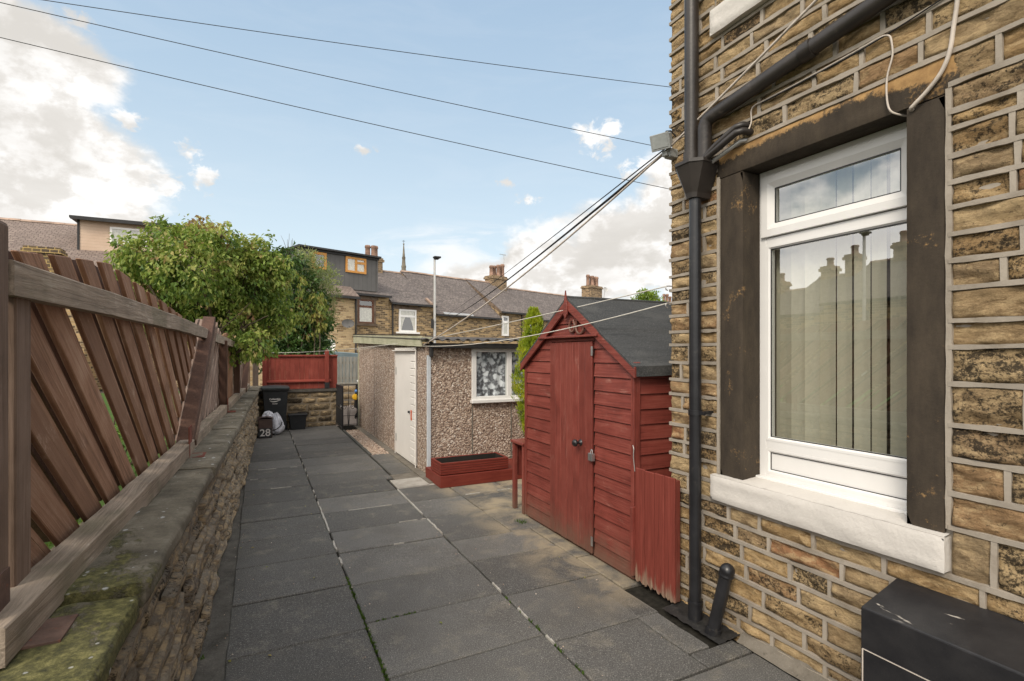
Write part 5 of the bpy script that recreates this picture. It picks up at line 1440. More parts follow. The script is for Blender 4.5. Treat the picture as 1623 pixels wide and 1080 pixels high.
# ------------------------------------------------------------------ terraces in the background
FB = Matrix.Translation((6.7, 32.4, 0)) @ Matrix.Rotation(math.radians(20), 4, 'Z')
def at(F, u, v, z): return F @ Vector((u, v, z))
def fprism_u(m, F, prof, u0, u1, tint=.5, mi=0):
    # profile in (v, z), extruded along u
    m.prism([at(F, u0, v, z) for v, z in prof], F.to_3x3() @ Vector((u1 - u0, 0, 0)), tint, mi)
def fbox(m, F, u0, u1, v0, v1, z0, z1, tint=.5): m.box(u0, u1, v0, v1, z0, z1, tint, 0, F)
def far_window(par, F, u0, u1, z0, z1, v, fm, kind, t=.085, surround=True, curtain=None):
    if surround:
        m = MB(); a = .14
        fbox(m, F, u0 - a, u0, v - .10, v + .05, z0, z1); fbox(m, F, u1, u1 + a, v - .10, v + .05, z0, z1)
        fbox(m, F, u0 - .3, u1 + .3, v - .105, v + .05, z1, z1 + .2); fbox(m, F, u0 - .2, u1 + .2, v - .16, v + .05, z0 - .15, z0)
        m.build('window_surround', M['fardark'] if surround is True else M[surround], par)
    m = MB(); vf = v - .075
    fbox(m, F, u0, u0 + t, vf, v + .05, z0, z1); fbox(m, F, u1 - t, u1, vf, v + .05, z0, z1)
    fbox(m, F, u0 + t, u1 - t, vf, v + .05, z0, z0 + t); fbox(m, F, u0 + t, u1 - t, vf, v + .05, z1 - t, z1)
    if kind in ('top', 'both'): zt = z1 - (z1 - z0) * .3; fbox(m, F, u0 + t, u1 - t, vf + .002, v + .05, zt - t * .6, zt + t * .6)
    um = (u0 + u1) / 2
    if kind in ('side', 'both2'): fbox(m, F, um - t * .6, um + t * .6, vf + .002, v + .05, z0 + t, z1 - t)
    if kind == 'both2': zt = z1 - (z1 - z0) * .33; fbox(m, F, um + t * .6, u1 - t, vf + .004, v + .05, zt - t * .6, zt + t * .6)
    w = m.build('window', M[fm], par)
    m = MB(); m.add([at(F, a_, v - .035, b_) for a_, b_ in ((u0 + t * .5, z0 + t * .5), (u1 - t * .5, z0 + t * .5), (u1 - t * .5, z1 - t * .5), (u0 + t * .5, z1 - t * .5))], [(0, 1, 2, 3)], .5); m.build('pane', M['farglass'], w)
    m = MB(); fbox(m, F, u0 + .01, u1 - .01, v - .006, v + .03, z0 + .01, z1 - .01); m.build('room_dark', M['dark'], w)
    v = v - .08
    if curtain:
        m = MB()
        if curtain == 'net':
            m.sheet(40, 1, lambda a, b: at(F, u0 + t + (u1 - u0 - 2 * t) * a, v + .06 + .012 * math.sin(a * 50), z0 + t + (z1 - z0 - 2 * t) * b * .68), .5)
        elif curtain == 'tied':
            for s in (-1, 1):
                def cf(a, b):
                    base = u0 + t if s < 0 else u1 - t
                    wd = .10 + .30 * b ** 1.5
                    return at(F, base - s * wd * a, v + .055 + .008 * math.sin(a * 16), z0 + t + (z1 - z0 - 2 * t) * .72 * b)
                m.sheet(10, 10, cf, .5)
            m.sheet(20, 1, lambda a, b: at(F, u0 + t + (u1 - u0 - 2 * t) * a, v + .064 + .006 * math.sin(a * 40), z1 - t - (z1 - z0) * .26 * b), .5)
        else:
            m.sheet(30, 1, lambda a, b: at(F, u0 + t + (u1 - u0 - 2 * t) * a, v + .06 + .008 * math.sin(a * 40), z0 + t + (z1 - z0 - 2 * t) * b), .5)
        m.build('curtain', M['curtain'], w)
    return w
def pot(m, F, u, v, z, h=.75, r=.21):
    c = at(F, u, v, z)
    m.lathe([(r * 1.05, 0), (r * 1.05, .06), (r * .86, .08), (r * .80, h * .75), (r * .98, h * .8), (r * .98, h * .9), (r * .8, h), (r * .6, h)], c, 10)
def chimney(par, F, u0, u1, v0, v1, z0, z1, pots, mat='stack', ph=(.6, .9)):
    m = MB(); fbox(m, F, u0, u1, v0, v1, z0, z1 - .28); fbox(m, F, u0 - .09, u1 + .09, v0 - .09, v1 + .09, z1 - .28, z1 - .12); fbox(m, F, u0 - .03, u1 + .03, v0 - .03, v1 + .03, z1 - .12, z1)
    c = m.build('chimney', M[mat], par, uv=True)
    for (u, v) in pots:
        m = MB(); pot(m, F, u, v, z1 - .01, ru(*ph)); m.build('chimney_pot', M['pot'], c)
    return c
def terr(name, label, F, u0, u1, ze, zr, wallm, roofm, group='terraced houses beyond the garden', depth=8, vr=4, vf=0, oh=.28):
    t = thing(name, label, 'house', at(F, (u0 + u1) / 2, vr, 0), group)
    m = MB(); fprism_u(m, F, [(vf, -.1), (vf, ze), (vr, zr - .08), (depth, ze), (depth, -.1)], u0, u1); t_w = m.build('wall', M[wallm], t, uv=True)
    m = MB(); s = (zr - ze) / (vr - vf); th = .10
    n = 16
    def lo(v): return ze + s * (v - vf)
    # gently uneven slates
    def f1(a, b):
        v = vf - oh + (vr - vf + oh) * b; return at(F, u0 + (u1 - u0) * a, v, ze + s * (v - vf) + .05 + .02 * noise.noise((a * (u1 - u0) * .7, b * 4, u0)))
    m.sheet(max(4, int((u1 - u0) * 2)), 12, f1, .5, 0, False)
    fprism_u(m, F, [(vf - oh, ze - s * oh - .06), (vf - oh, ze - s * oh + .045), (vr, zr + .01), (depth + oh, ze - s * oh), (vr, zr - .07)], u0 + .001, u1 - .001)
    m.build('roof', M[roofm], t, uv=True)
    m = MB(); 
    k = int((u1 - u0) / .45)
    for i in range(k):
        a = u0 + (u1 - u0) * i / k; b = u0 + (u1 - u0) * (i + 1) / k; q = ru(-.008, .012)
        fprism_u(m, F, [(vr - .17, zr - .02 + q), (vr, zr + .11 + q), (vr + .17, zr - .02 + q)], a + .005, b - .005, rnd())
    m.build('ridge', M['ridge'], t)
    m = MB(); fprism_u(m, F, [(vf - oh - .09, ze - s * oh - .10), (vf - oh - .09, ze - s * oh + .02), (vf - oh + .02, ze - s * oh + .03), (vf - oh + .02, ze - s * oh - .10)], u0, u1)
    for i in range(int((u1 - u0) / .9)): fbox(m, F, u0 + .4 + i * .9, u0 + .5 + i * .9, vf - .2, vf + .01, ze - .28, ze - .16)
    m.build('gutter', M['gutter'], t)
    return t
def fdown(par, F, u, v, z0, z1):
    m = MB(); m.tube([at(F, u, v - .07, z0), at(F, u, v - .07, z1)], .05, 8); m.build('downpipe', M['gutter'], par)
hA = terr('terraced_house', 'stone terraced house with a flat topped dark grey dormer and a brown framed window', FB, -9.0, .75, 5.36, 7.42, 'farwall', 'slate', vf=0)
# tan cleaned rear extension on the left with its own lean-to roof
m = MB(); fbox(m, FB, -7.5, -2.0, -.75, .02, -.1, 4.82); m.build('extension', M['farwall2'], hA, uv=True)
m = MB(); fprism_u(m, FB, [(-1.05, 4.83), (-1.05, 4.95), (.0, 5.62), (.0, 5.45)], -7.6, -1.9); m.build('extension_roof', M['slateb'], hA, uv=True)
m = MB(); fprism_u(m, FB, [(-1.13, 4.78), (-1.13, 4.90), (-1.03, 4.92), (-1.03, 4.78)], -7.6, -1.88); m.build('extension_gutter', M['gutter'], hA)
# dormer
dm_ = MB(); fbox(dm_, FB, -5.0, -.12, -.02, 3.9, 5.45, 7.52); dmr = dm_.build('dormer', M['clad_grey'], hA)
m = MB(); fbox(m, FB, -5.15, .02, -.30, 4.0, 7.52, 7.62); fbox(m, FB, -5.10, -.02, -.12, -.02, 7.40, 7.52); m.build('dormer_roof', M['gutter'], dmr)
m = MB(); fbox(m, FB, -.16, -.08, -.06, .02, 5.5, 7.5); m.build('dormer_trim', M['clad_grey'], dmr)
far_window(hA, FB, -2.25, -.90, 6.45, 7.38, -.02, 'orange', 'both2', .12, False, 'full')
far_window(hA, FB, -4.3, -3.44, 6.42, 7.38, -.02, 'orange', 'none', .14, False)
far_window(hA, FB, -1.45, -.38, 3.46, 4.92, 0, 'farbrown', 'top', .10, True, 'net')
fdown(hA, FB, -2.02, -.76, 0, 4.9)
ds = MB(); dc = at(FB, -2.65, -1.05, 3.32)
ds.lathe([(.001, .0), (.16, .025), (.30, .085), (.325, .10)], dc, 18, Matrix.Rotation(math.radians(75), 4, 'X') @ Matrix.Diagonal((1.1, .8, 1, 1))); 
ds.tube([dc, at(FB, -2.65, -.75, 3.2)], .03, 6); ds.tube([at(FB, -2.65, -1.05, 3.1), at(FB, -2.65, -1.35, 3.2)], .015, 6)
tag(ds.build('satellite_dish', M['clad_grey']), 'dark grey satellite dish on the pale extension wall of the dormer house', 'satellite dish')
chimney(hA, FB, 1.35, 2.55, 3.6, 4.4, 6.9, 8.35, [(1.6, 4), (2.2, 4), (1.95, 3.8)], 'stack', (.75, 1.0))
hB = terr('terraced_house', 'terraced house with a long slate roof and a white window with tied back curtains', FB, .78, 4.3, 5.02, 7.5, 'farwall', 'slate')
m = MB(); fbox(m, FB, .9, 3.2, -.012, .01, 4.49, 4.72); m.build('window_lintel', M['fardark'], hB)
far_window(hB, FB, 1.47, 2.80, 3.03, 4.49, 0, 'farwhite', 'top', .11, False, 'tied')
m = MB(); fbox(m, FB, 1.25, 3.05, -.12, .02, 2.92, 3.03); m.build('window_sill', M['farwhite'], hB)
fdown(hB, FB, .98, 0, 0, 4.9); fdown(hB, FB, 4.2, -.05, 0, 4.6)
m = MB(); fprism_u(m, FB, [(-.33, 4.90), (-.33, 5.02), (.3, 5.42), (.3, 5.30)], 3.8, 3.98); m.build('verge_stone', M['ridge'], hB)
hC = terr('terraced_house', 'low eaved terraced house with a broad brown slate roof behind the street lamp', FB, 4.33, 10.55, 4.52, 7.68, 'farwall', 'slate')
m = MB(); fprism_u(m, FB, [(-.40, 4.32), (-.40, 4.37), (-.25, 4.48), (-.25, 4.40)], 4.9, 7.6); m.build('flashing', M['steel'], hC)
hD = terr('terraced_house', 'terraced house with a narrow white window under a raised eave and a ridge chimney', FB, 10.58, 13.6, 5.02, 7.72, 'farwall', 'slate')
m = MB(); fprism_u(m, FB, [(-.28, 4.70), (-.28, 4.86), (4, 7.72), (4, 7.2)], 10.54, 10.579); m.build('verge', M['fardark'], hD)
far_window(hD, FB, 10.84, 11.55, 2.99, 4.55, -.02, 'farwhite', 'top', .13, False, 'net')
fdown(hD, FB, 13.1, 0, 0, 4.9)
chimney(hD, FB, 13.3, 15.0, 3.5, 4.5, 6.6, 8.35, [(13.6, 4), (14.05, 4.1), (14.5, 4), (14.8, 3.85), (14.2, 3.75)], 'stack', (.9, 1.15))
ae = MB(); ae.tube([at(FB, 15.15, 4, 7.6), at(FB, 15.15, 4, 10.45)], .025, 6)
ae.tube([at(FB, 14.3, 3.7, 10.3), at(FB, 15.5, 4.1, 10.42)], .018, 5)
for k in range(5): 
    q = at(FB, 14.35 + k * .26, 3.72 + k * .085, 10.3 + k * .026); ae.tube([q - Vector((.1, .28, 0)), q + Vector((.1, .28, 0))], .010, 4)
tag(ae.build('tv_aerial', M['steel']), 'tall thin television aerial mast beside the middle chimney', 'aerial')
hE = terr('terraced_house', 'terraced house under the lower slate roof behind the golden conifer', FB, 13.63, 29.5, 4.62, 7.42, 'farwall2', 'slate')
far_window(hE, FB, 14.0, 15.1, 2.7, 4.1, 0, 'farwhite', 'top', .12, True, 'net')
chimney(hE, FB, 27.6, 29.7, 3.4, 4.6, 6.6, 8.85, [(27.9, 4), (28.3, 3.7), (28.7, 4.1), (29.1, 3.7), (29.4, 4.1), (28.5, 4.4)], 'stack', (.9, 1.3))
hF = terr('terraced_house', 'farthest terraced house whose chimney pots just show beside the stone house corner', FB, 29.55, 46.5, 4.9, 7.3, 'farwall2', 'slate')
chimney(hF, FB, 44.6, 46.8, 3.5, 4.5, 6.6, 8.2, [(44.9, 4), (45.4, 3.8), (45.9, 4.1), (46.4, 3.9)], 'stack', (.9, 1.3))
ae = MB(); ae.tube([at(FB, 42.6, 4, 7.2), at(FB, 42.6, 4, 9.7)], .03, 6); ae.tube([at(FB, 42.1, 3.9, 9.6), at(FB, 43.2, 4.1, 9.7)], .02, 5)
tag(ae.build('tv_aerial', M['steel']), 'far television aerial between the tree top and the house corner', 'aerial')
ae = MB(); c = at(FB, 30.6, 3.6, 8.6); ae.tube([at(FB, 30.3, 3.7, 7.1), at(FB, 30.6, 3.6, 8.7)], .03, 6); ae.lathe([(.001, 0), (.2, .04), (.3, .1)], c, 12, Matrix.Rotation(math.radians(70), 4, 'X'))
tag(ae.build('satellite_dish', M['steel']), 'small satellite dish on a thin pole beside the many potted chimney', 'satellite dish')

# terrace at the left with the cream boarded dormer
FA = Matrix.Identity(4)
FA = Matrix.Translation((0, 31.0, 0))
hL = terr('terraced_house', 'brown roofed house with a cream boarded dormer rising behind the wooden fence', FA, -26, -2.6, 5.62, 8.66, 'farwall', 'slateb', vr=5, depth=10)
m = MB(); fbox(m, FA, -8.15, -3.4, 2.0, 5.0, 6.75, 8.40); dl = m.build('dormer', M['clad_cream'], hL)
m = MB(); fbox(m, FA, -8.45, -3.2, 1.62, 5.2, 8.40, 8.52); fbox(m, FA, -8.40, -3.2, 1.60, 1.70, 8.34, 8.47); fbox(m, FA, -8.22, -8.12, 1.97, 2.08, 6.7, 8.4); m.build('dormer_roof', M['gutter'], dl)
m = MB(); fbox(m, FA, -8.2, -3.35, 1.93, 2.03, 6.70, 6.80); m.build('dormer_flashing', M['steel'], dl)
far_window(hL, FA, -6.88, -5.3, 7.27, 8.17, 1.99, 'farwhite', 'side', .10, False, 'full')
chimney(hL, FA, -9.15, -7.95, -1.6, -.9, 0, 6.33, [], 'stackgold')
m = MB(); fbox(m, FA, -13.5, -7.0, -1.9, .02, -.1, 5.0); m.build('rear_wing', M['farwall'], hL, uv=True)

# terrace off to the west: shows as the roofline mirrored in the house window
FC = Matrix.Translation((-20.0, 5.0, 0)) @ Matrix.Rotation(math.radians(90), 4, 'Z')
for (ua, ub, zr, chs, lab) in ((14.0, 22.0, 5.45, ((16.4, 6.1),), 'lowest stone terrace mirrored at the left edge of the house window'),
        (11.2, 13.97, 6.0, ((13.35, 6.6), (12.0, 7.05)), 'stone terrace with two chimneys mirrored in the middle of the house window'),
        (-4.0, 11.17, 6.45, ((9.6, 7.25), (2.0, 7.4)), 'tallest stone terrace mirrored at the right of the house window')):
    hW = terr('terraced_house', lab, FC, ua, ub, zr - 2.2, zr, 'farwall', 'slate', 'terraced houses mirrored in the window')
    for u, zt in chs: chimney(hW, FC, u - .28, u + .28, 3.6, 4.4, zr - .6, zt, [(u - .02, 4)], 'stack', (.5, .6))
lw = copy_tree(lamp, (-19.2 - LX, 13.8 - LY, 0), 'slim grey street lamp mirrored in the upper part of the house window')
lamp['group'] = 'street lamps'; lw['group'] = 'street lamps'

# church spire
sp_ = thing('church_spire', 'slender dark church spire rising far beyond the terrace ridge', 'spire', (75.9, 297, 0))
m = MB(); c = Vector((75.9, 297, 0))
m.lathe([(3.4, 0), (3.4, 30), (2.0, 42), (.28, 64.5), (.12, 65.5)], c, 8, None, .5, 0, False); m.lathe([(.001, 64.6), (.45, 65.0), (.45, 65.5), (.001, 65.9)], c, 8)
m.build('steeple', M['spire'], sp_)
m = MB(); m.tube([c + Vector((0, 0, 65.5)), c + Vector((0, 0, 67.6))], .12, 6); m.tube([c + Vector((-.9, .3, 67.0)), c + Vector((.7, -.2, 67.0))], .12, 6); m.build('weathervane', M['gutter'], sp_)
m = MB()
for z, r in ((46, 1.72), (52, 1.25), (57, .86)):
    for k in range(8):
        a = 2 * math.pi * (k + .5) / 8; m.box(-.12, .12, -.12, .12, z - .5, z + .7, .5, 0, Matrix.Translation(c + Vector((math.cos(a) * r, math.sin(a) * r, 0))))
m.build('lucarne', M['spire'], sp_)
# white dish low behind the red fence
ds = MB(); c = Vector((1.87, 16.25, 1.87)); ds.lathe([(.001, 0), (.12, .02), (.20, .07)], c, 16, Matrix.Rotation(math.radians(75), 4, 'X')); ds.tube([c, (1.9, 16.4, 1.66)], .02, 6)
tag(ds.build('satellite_dish', M['farwhite']), 'small white satellite dish low on the blue grey outbuilding', 'satellite dish')

# ------------------------------------------------------------------ trees and shrubs
def leaf(mb, p, d, up, L, W, tint, fold=.35):
    d = d.normalized(); s = d.cross(up)
    if s.length < 1e-3: s = d.cross(Vector((1, 0, 0)))
    s.normalize(); n = s.cross(d)
    a = p; b = p + d * L * .45 + s * W * .5 + n * W * fold * .5; c = p + d * L - n * L * .12; e = p + d * L * .45 - s * W * .5 + n * W * fold * .5
    mb.add([a, b, c, e], [(0, 1, 2), (0, 2, 3)], tint)
def rdir():
    while True:
        v = Vector((ru(-1, 1), ru(-1, 1), ru(-1, 1)))
        if .05 < v.length < 1: return v.normalized()
def foliage(mb, lobes, dens, L, W, droop=.6, tb=.0, hole=.34, csize=.11, hang=None):
    for (x, y, z, r) in lobes:
        n = int(dens * r * r)
        for _ in range(n):
            # clumps sit through the outer two thirds of the lobe
            q = rdir(); rr = r * (.45 + .62 * rnd() ** .6); c = Vector((x, y, z)) + q * rr
            if noise.noise(c * 4.1) < -hole * .5 and rnd() < .75: continue
            t0 = .42 + .6 * noise.noise(c * 3.0) + .25 * noise.noise(c * 9) + tb + (.10 if q.z > .35 else 0)
            for k in range(random.randint(4, 7)):
                p = c + rdir() * csize * rnd()
                d = rdir() * .8 + q * .5 + Vector((0, 0, -droop))
                leaf(mb, p, d, Vector((0, 0, 1)) + rdir() * .7, L * ru(.7, 1.25), W * ru(.75, 1.2), min(1, max(0, t0 + ru(-.22, .25))))
def limb(m, p0, p1, r0, r1, bend=.1, n=6):
    p0 = Vector(p0); p1 = Vector(p1); pts = []; rs = []
    o = rdir() * bend
    for i in range(n + 1):
        t = i / n; pts.append(p0.lerp(p1, t) + o * math.sin(t * math.pi) + rdir() * .012 * (0 < i < n)); rs.append(r0 + (r1 - r0) * t)
    m.tube(pts, rs, 7)
mag = [(-1.478, 8.29, 2.964, 0.25), (-1.4, 8.65, 2.807, 0.40), (-1.151, 8.44, 3.211, 0.29), (-0.899, 8.72, 3.364, 0.22), (-0.705, 8.75, 3.333, 0.27), (-0.45, 8.08, 3.276, 0.18), (-0.826, 8.02, 2.822, 0.5), (-1.282, 9.0, 2.664, 0.51), (-0.306, 8.31, 3.069, 0.30), (0.082, 8.28, 3.134, 0.20), (-0.699, 9.19, 2.527, 0.6), (-0.167, 8.56, 2.696, 0.45), (-0.071, 9.0, 2.193, 0.41), (-0.493, 8.57, 2.017, 0.5), (0.131, 8.77, 2.573, 0.33), (-0.016, 8.18, 1.785, 0.23), (0.263, 8.76, 2.237, 0.29), (-1.052, 9.04, 2.307, 0.56), (-.15, 8.45, 3.0, .32), (.05, 8.4, 2.85, .34), (-.42, 8.6, 3.1, .34), (.2, 8.6, 2.9, .26)]
tr = thing('broadleaf_tree', 'spreading tree with yellowing green drooping leaves leaning over the wooden fence', 'tree', (-.75, 8.8, .35))
m = MB(); limb(m, (-.75, 8.8, .3), (-.7, 8.75, 1.5), .085, .065, .05)
for (x, y, z, r) in mag:
    e = Vector((x, y, z)); s_ = Vector((-.7, 8.75, ru(1.1, 1.6))); limb(m, s_, e, .030, .010, .18)
    for _ in range(3): limb(m, e, e + rdir() * r * .95, .009, .003, .05, 4)
limb(m, (-.2, 8.3, 2.0), (.12, 8.05, 2.18), .012, .006, .02); limb(m, (-.5, 8.2, 1.95), (-.1, 7.95, 2.35), .01, .004, .02)
m.build('trunk', M['bark'], tr)
m = MB(); foliage(m, mag, 1700, .072, .044, .8, .04, .34, .10); m.build('crown', M['leaf_mag'], tr)
dk = [(0.561, 13.92, 3.70, 0.55), (0.979, 14.09, 3.094, 0.62), (0.857, 14.04, 2.127, 0.8), (1.259, 13.75, 2.274, 0.45), (1.40, 14.11, 1.781, 0.29), (0.42, 13.97, 2.899, 0.78), (0.274, 13.84, 1.955, 0.76), (0.614, 13.72, 3.95, 0.30), (1.45, 14.19, 2.5, 0.23), (0.207, 13.88, 3.60, 0.5), (1.157, 14.08, 1.892, 0.55), (.5, 13.45, 1.75, .42), (.95, 13.5, 1.7, .40), (1.3, 13.5, 1.7, .3), (.8, 13.6, 2.6, .5)]
tr = thing('evergreen_tree', 'dense dark green evergreen tree behind the red fence', 'tree', (.75, 14.1, -.1))
m = MB(); limb(m, (.75, 14.1, -.1), (.72, 14.05, 1.8), .12, .09, .05)
for (x, y, z, r) in dk: limb(m, (.72, 14.05, ru(1.0, 1.8)), (x, y, z), .035, .012, .15)
for k in range(5): limb(m, (.7, 13.9, 4.05), (.66 + ru(-.18, .2), 13.9, 4.45 + ru(0, .25)), .008, .003, .03, 4)
m.build('trunk', M['bark'], tr)
m = MB(); foliage(m, dk, 620, .12, .06, .35, .0, .4, .16); m.build('crown', M['leaf_dark'], tr)
au = [(1.131, 13.41, 2.757, 0.37), (1.041, 13.36, 2.292, 0.31), (1.30, 13.43, 3.0, 0.20), (0.603, 13.27, 3.292, 0.37), (1.244, 13.39, 2.498, 0.25)]
tr = thing('autumn_shrub', 'tall shrub with hanging olive yellow leaves in front of the dark evergreen', 'shrub', (1.0, 13.2, -.1))
m = MB()
for (x, y, z, r) in au: limb(m, (1.0, 13.2, -.1), (x, y, z), .03, .008, .2)
m.build('stem', M['bark'], tr)
m = MB(); foliage(m, au, 520, .13, .055, 1.3, .1, .3, .13); m.build('foliage', M['leaf_autumn'], tr)
pl_ = [(1.323, 14.57, 3.80, 0.42), (1.66, 14.82, 3.62, 0.33), (1.09, 14.79, 4.02, 0.36), (1.416, 14.4, 3.395, 0.42), (1.66, 14.42, 3.2, 0.28), (1.004, 14.46, 3.75, 0.42), (1.35, 14.6, 2.9, .45), (1.6, 14.5, 2.7, .3)]
tr = thing('feathery_tree', 'pale feathery leaved tree in front of the grey dormer', 'tree', (1.3, 14.8, -.1))
m = MB(); limb(m, (1.3, 14.8, -.1), (1.3, 14.65, 3.0), .06, .03, .06)
for (x, y, z, r) in pl_: limb(m, (1.3, 14.68, 2.4), (x, y, z + r * .6), .016, .004, .08)
m.build('trunk', M['bark'], tr)
m = MB(); foliage(m, pl_, 900, .11, .022, -.5, .05, .35, .14); m.build('crown', M['leaf_pale'], tr)
# golden conifer between the garage and the shed
tr = thing('golden_conifer', 'narrow golden green conifer between the garage window and the shed', 'conifer', (2.93, 5.42, 0))
m = MB(); limb(m, (2.93, 5.42, 0), (2.95, 5.42, 2.0), .04, .01, .01); m.build('trunk', M['bark'], tr)
m = MB()
prof = [(.62, .08), (.75, .10), (.9, .135), (1.1, .16), (1.32, .215), (1.5, .185), (1.75, .13), (1.92, .10), (2.05, .075), (2.16, .035), (2.22, .01)]
def pr_(z):
    for (a, ra), (b, rb) in zip(prof, prof[1:]):
        if a <= z <= b: return ra + (rb - ra) * (z - a) / (b - a)
    return .05
for _ in range(2600):
    z = ru(.6, 2.17); a = ru(0, 6.283); rr = pr_(z) * (1 + .75 * noise.noise((math.cos(a) * 2.6, math.sin(a) * 2.6, z * 5.5))) * (.55 + .5 * rnd() ** .5)
    c = Vector((2.955 + rr * math.cos(a), 5.42 + rr * math.sin(a), z)); o = Vector((math.cos(a), math.sin(a), 0))
    t0 = .5 + .8 * noise.noise(c * 7) + ru(-.1, .1)
    for k in range(6):
        d = Vector((0, 0, 1)) + o * .45 + rdir() * .55
        leaf(m, c + rdir() * .018, d, o + rdir() * .5, ru(.025, .05), ru(.008, .015), min(1, max(0, t0 + ru(-.2, .2))), .2)
m.build('foliage', M['leaf_gold'], tr)
# tree top beyond the shed ridge
tr = thing('broadleaf_tree', 'fresh green tree top showing above the shed ridge near the house corner', 'tree', (23.7, 27.35, -.1))
m = MB(); limb(m, (23.7, 27.35, -.1), (23.7, 27.35, 4.8), .14, .06, .1)
fl_ = [(23.7, 27.35, 5.15, .65), (23.2, 27.6, 4.9, .55), (24.2, 27.1, 4.9, .6), (23.45, 27.4, 5.6, .38), (24.05, 27.2, 5.5, .35), (23.7, 27.3, 4.4, .8)]
for (x, y, z, r) in fl_:
    for _ in range(3): limb(m, (23.7, 27.35, 4.3), Vector((x, y, z)) + rdir() * r * .6, .03, .008, .1)
m.build('trunk', M['bark'], tr)
m = MB(); foliage(m, fl_, 420, .2, .075, -.4, .05, .45, .2); m.build('crown', M['leaf_far'], tr)
# low shrubs in the neighbour's garden, glimpsed between the boards
for i, (x, y, r, lab) in enumerate([(-1.3, 3.2, .38, 'bright green shrub glimpsed through the near slanting fence boards'), (-1.5, 4.6, .45, 'leafy green shrub behind the second fence panel'), (-1.3, 6.3, .42, 'green shrub behind the upright boards of the third fence panel')]):
    tr = thing('garden_shrub', lab, 'shrub', (x, y, .35))
    m = MB()
    for _ in range(6): limb(m, (x, y, .33), Vector((x, y, .9)) + rdir() * r * .7, .014, .004, .06, 4)
    m.build('stem', M['bark'], tr)
    m = MB(); foliage(m, [(x, y, .75, r), (x + .2, y + .25, .65, r * .8), (x - .2, y - .3, .95, r * .7)], 330, .06, .035, .2, .1, .3, .1); m.build('foliage', M['leaf_low'], tr)
# ------------------------------------------------------------------ sky, sun, camera
SUN_AZ, SUN_EL = math.radians(-128), math.radians(41)
w = bpy.data.worlds.new('World'); SC.world = w; w.use_nodes = True
g = G(w, True)
sky = g.n('ShaderNodeTexSky', sky_type='NISHITA'); sky.sun_disc = False; sky.sun_elevation = SUN_EL; sky.sun_rotation = SUN_AZ
sky.air_density = 1.0; sky.dust_density = 1.2; sky.ozone_density = 1.0
dv = g.n('ShaderNodeTexCoord').outputs['Generated']
P_ = g.sep(dv)
az = g.math('MULTIPLY', g.math('ARCTAN2', P_[0], P_[1]), 57.2958); el = g.math('MULTIPLY', g.math('ARCSINE', P_[2]), 57.2958)
nz = g.noise(g.map(dv, (1, 1, 1.5)), 7.5, 12, .60, .15)
nz2 = g.noise(g.map(dv, (1, 1, 1.5), loc=(0.012, .0, -.035)), 7.5, 12, .60, .15)
def blob(a, e, ra, re, gain=1.0):
    x = g.math('DIVIDE', g.math('SUBTRACT', az, a), ra); y = g.math('DIVIDE', g.math('SUBTRACT', el, e), re)
    d = g.math('SQRT', g.math('ADD', g.math('MULTIPLY', x, x), g.math('MULTIPLY', y, y)))
    return g.math('MULTIPLY', g.math('SUBTRACT', 1.0, d), gain)
def mx(l):
    r = l[0]
    for q in l[1:]: r = g.math('MAXIMUM', r, q)
    return r
big = mx([blob(-23, 19, 11, 10, 1.3), blob(-18, 22, 7.5, 6.5, 1.2), blob(-15.0, 15.0, 7.6, 7.5, 1.2), blob(-12.5, 12.0, 6.0, 4.2, 1.1),
          blob(39, 11.5, 9.5, 6.0, 1.3), blob(45, 16, 6.5, 6.0, 1.2), blob(33, 7.5, 9, 4.2, 1.1), blob(52, 10, 14, 9, 1.2), blob(25, 7.5, 9, 3.2, 1.0), blob(31, 9.5, 8, 4.5, 1.1)])
small = mx([blob(35.2, 22.3, 3.3, 1.9, .8), blob(36.8, 23.2, 1.7, 1.3, .8), blob(-10.8, 20.0, 1.7, 1.4, .75), blob(-6.0, 18.4, 1.6, 1.1, .75), blob(-4.6, 16.2, 1.4, 1.6, .8), blob(10.4, 20.7, 1.3, .6, .6), blob(25.4, 18.3, 1.3, .6, .55), blob(-8.0, 15.0, 2.6, 1.3, .75), blob(28, 16.5, 2.0, .8, .5), blob(40.5, 19.0, 3.0, 1.3, .7), blob(-13.7, 26.2, 1.4, 1.0, .5)])
# broken clouds over the unseen sky, thickened and brightened for fill, kept away from the open blue in the north
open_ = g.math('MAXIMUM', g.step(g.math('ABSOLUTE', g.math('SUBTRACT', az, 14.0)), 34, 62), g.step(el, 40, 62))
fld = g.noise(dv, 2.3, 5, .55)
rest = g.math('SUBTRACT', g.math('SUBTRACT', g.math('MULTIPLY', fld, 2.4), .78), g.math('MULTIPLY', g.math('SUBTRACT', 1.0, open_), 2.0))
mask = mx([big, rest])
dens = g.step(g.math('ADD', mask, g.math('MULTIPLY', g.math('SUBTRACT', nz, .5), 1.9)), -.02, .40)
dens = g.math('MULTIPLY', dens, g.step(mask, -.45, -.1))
nzs = g.noise(g.map(dv, (1, 1, 1.3)), 30, 8, .62, .3)
dsm = g.step(g.math('ADD', small, g.math('MULTIPLY', g.math('SUBTRACT', nzs, .5), 2.6)), .1, .55)
dsm = g.math('MULTIPLY', dsm, g.step(small, -.25, .1, 0, .92))
dens = g.math('MAXIMUM', dens, dsm)
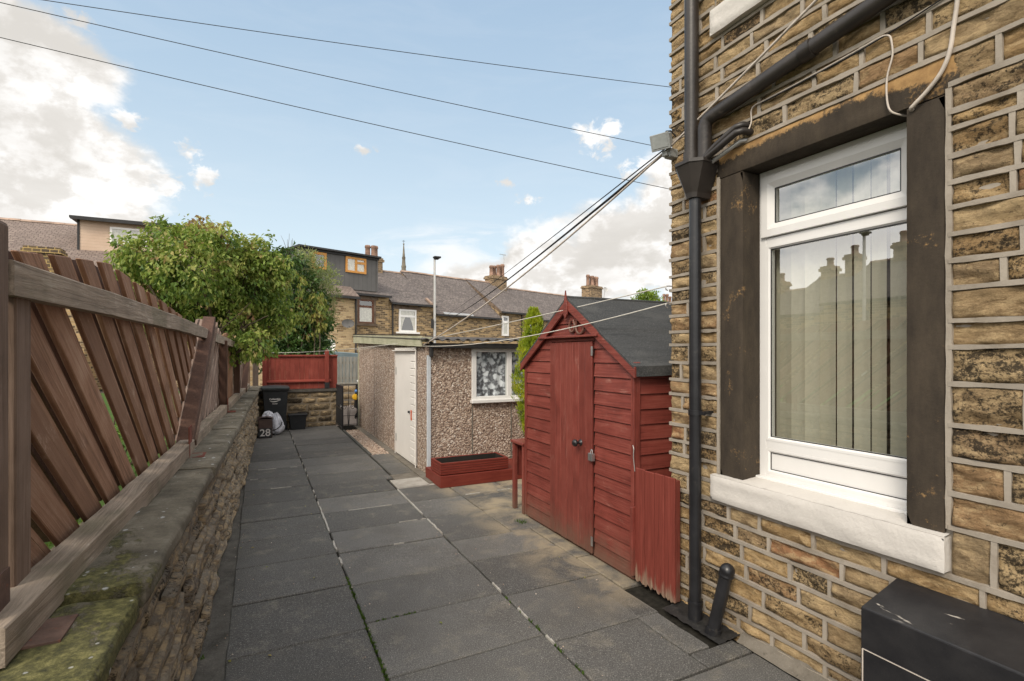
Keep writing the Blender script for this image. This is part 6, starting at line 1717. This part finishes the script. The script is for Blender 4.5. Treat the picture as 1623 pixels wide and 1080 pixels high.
# thin streaks
streak = g.noise(g.map(dv, (3.5, 3.5, 16)), 1.6, 8, .6, .6)
ci = g.math('MULTIPLY', g.step(streak, .42, .70), g.math('ADD', g.step(blob(22, 11.0, 16, 4.0), .0, .6, 0, .75), .05))
shade = g.step(g.math('SUBTRACT', nz, nz2), -.06, .10)
low = g.noise(g.map(dv, (1, 1, 2.6), loc=(3, 1, 2)), 4.2, 6, .55)
shade = g.math('MULTIPLY', g.math('ADD', g.math('MULTIPLY', shade, .5), .5), g.step(low, .36, .62, .55, 1.0))
cloud = g.ramp(shade, [(.15, (.325, .31, .287)), (.5, (.42, .405, .385)), (.85, (.535, .528, .518))])
nish = g.mix(1.0, sky.outputs[0], (.07, .07, .07), 'MULTIPLY')
hz = g.ramp(g.math('DIVIDE', el, 60.0), [(0, (.48, .515, .525)), (.18, (.37, .44, .48)), (.42, (.262, .343, .42)), (.6, (.22, .30, .39)), (1, (.19, .28, .4))])
blue = g.mix(.82, nish, hz)
col = g.mix(ci, blue, (.5, .5, .5))
cloud = g.mix(g.math('MULTIPLY', open_, .55), cloud, (1.25, 1.22, 1.18))  # clouds out of view made brighter than the visible ones, as added fill light
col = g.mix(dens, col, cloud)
col = g.mix(g.step(P_[2], .0, -.08), col, (.22, .2, .17))
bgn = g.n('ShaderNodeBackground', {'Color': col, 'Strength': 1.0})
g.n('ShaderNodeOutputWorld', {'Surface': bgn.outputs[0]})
w.cycles.sampling_method = 'AUTOMATIC'
sd = Vector((math.sin(SUN_AZ) * math.cos(SUN_EL), math.cos(SUN_AZ) * math.cos(SUN_EL), math.sin(SUN_EL)))
l = bpy.data.lights.new('sun', 'SUN'); l.energy = 1.3; l.angle = math.radians(20); l.color = (1.0, .90, .76)
lo_ = bpy.data.objects.new('sun', l); COL.objects.link(lo_); lo_.rotation_euler = sd.to_track_quat('Z', 'Y').to_euler(); lo_.location = (0, 0, 30)

f_px, cy_px = 815.0, 560.0
cam = bpy.data.cameras.new('camera'); co = bpy.data.objects.new('camera', cam); COL.objects.link(co)
cam.sensor_width = 36; cam.sensor_fit = 'HORIZONTAL'; cam.lens = 36 * f_px / 1623.0
cam.shift_y = (cy_px - 540.0) / 1623.0
cam.clip_start = .05; cam.clip_end = 5000
YAW = math.atan(401.5 / f_px)
co.location = (0, 0, 1.65); co.rotation_euler = (math.radians(90), 0, -YAW)
SC.camera = co
SC.view_settings.view_transform = 'Standard'; SC.view_settings.look = 'None'; SC.view_settings.exposure = 1.07; SC.view_settings.gamma = 1
SC.cycles.use_denoising = True; SC.cycles.denoiser = 'OPENIMAGEDENOISE'; SC.cycles.denoising_input_passes = 'RGB_ALBEDO_NORMAL'; SC.cycles.denoising_prefilter = 'ACCURATE'; SC.cycles.use_adaptive_sampling = False; SC.render.filter_size = 1.15
SC.cycles.max_bounces = 8; SC.cycles.transparent_max_bounces = 12
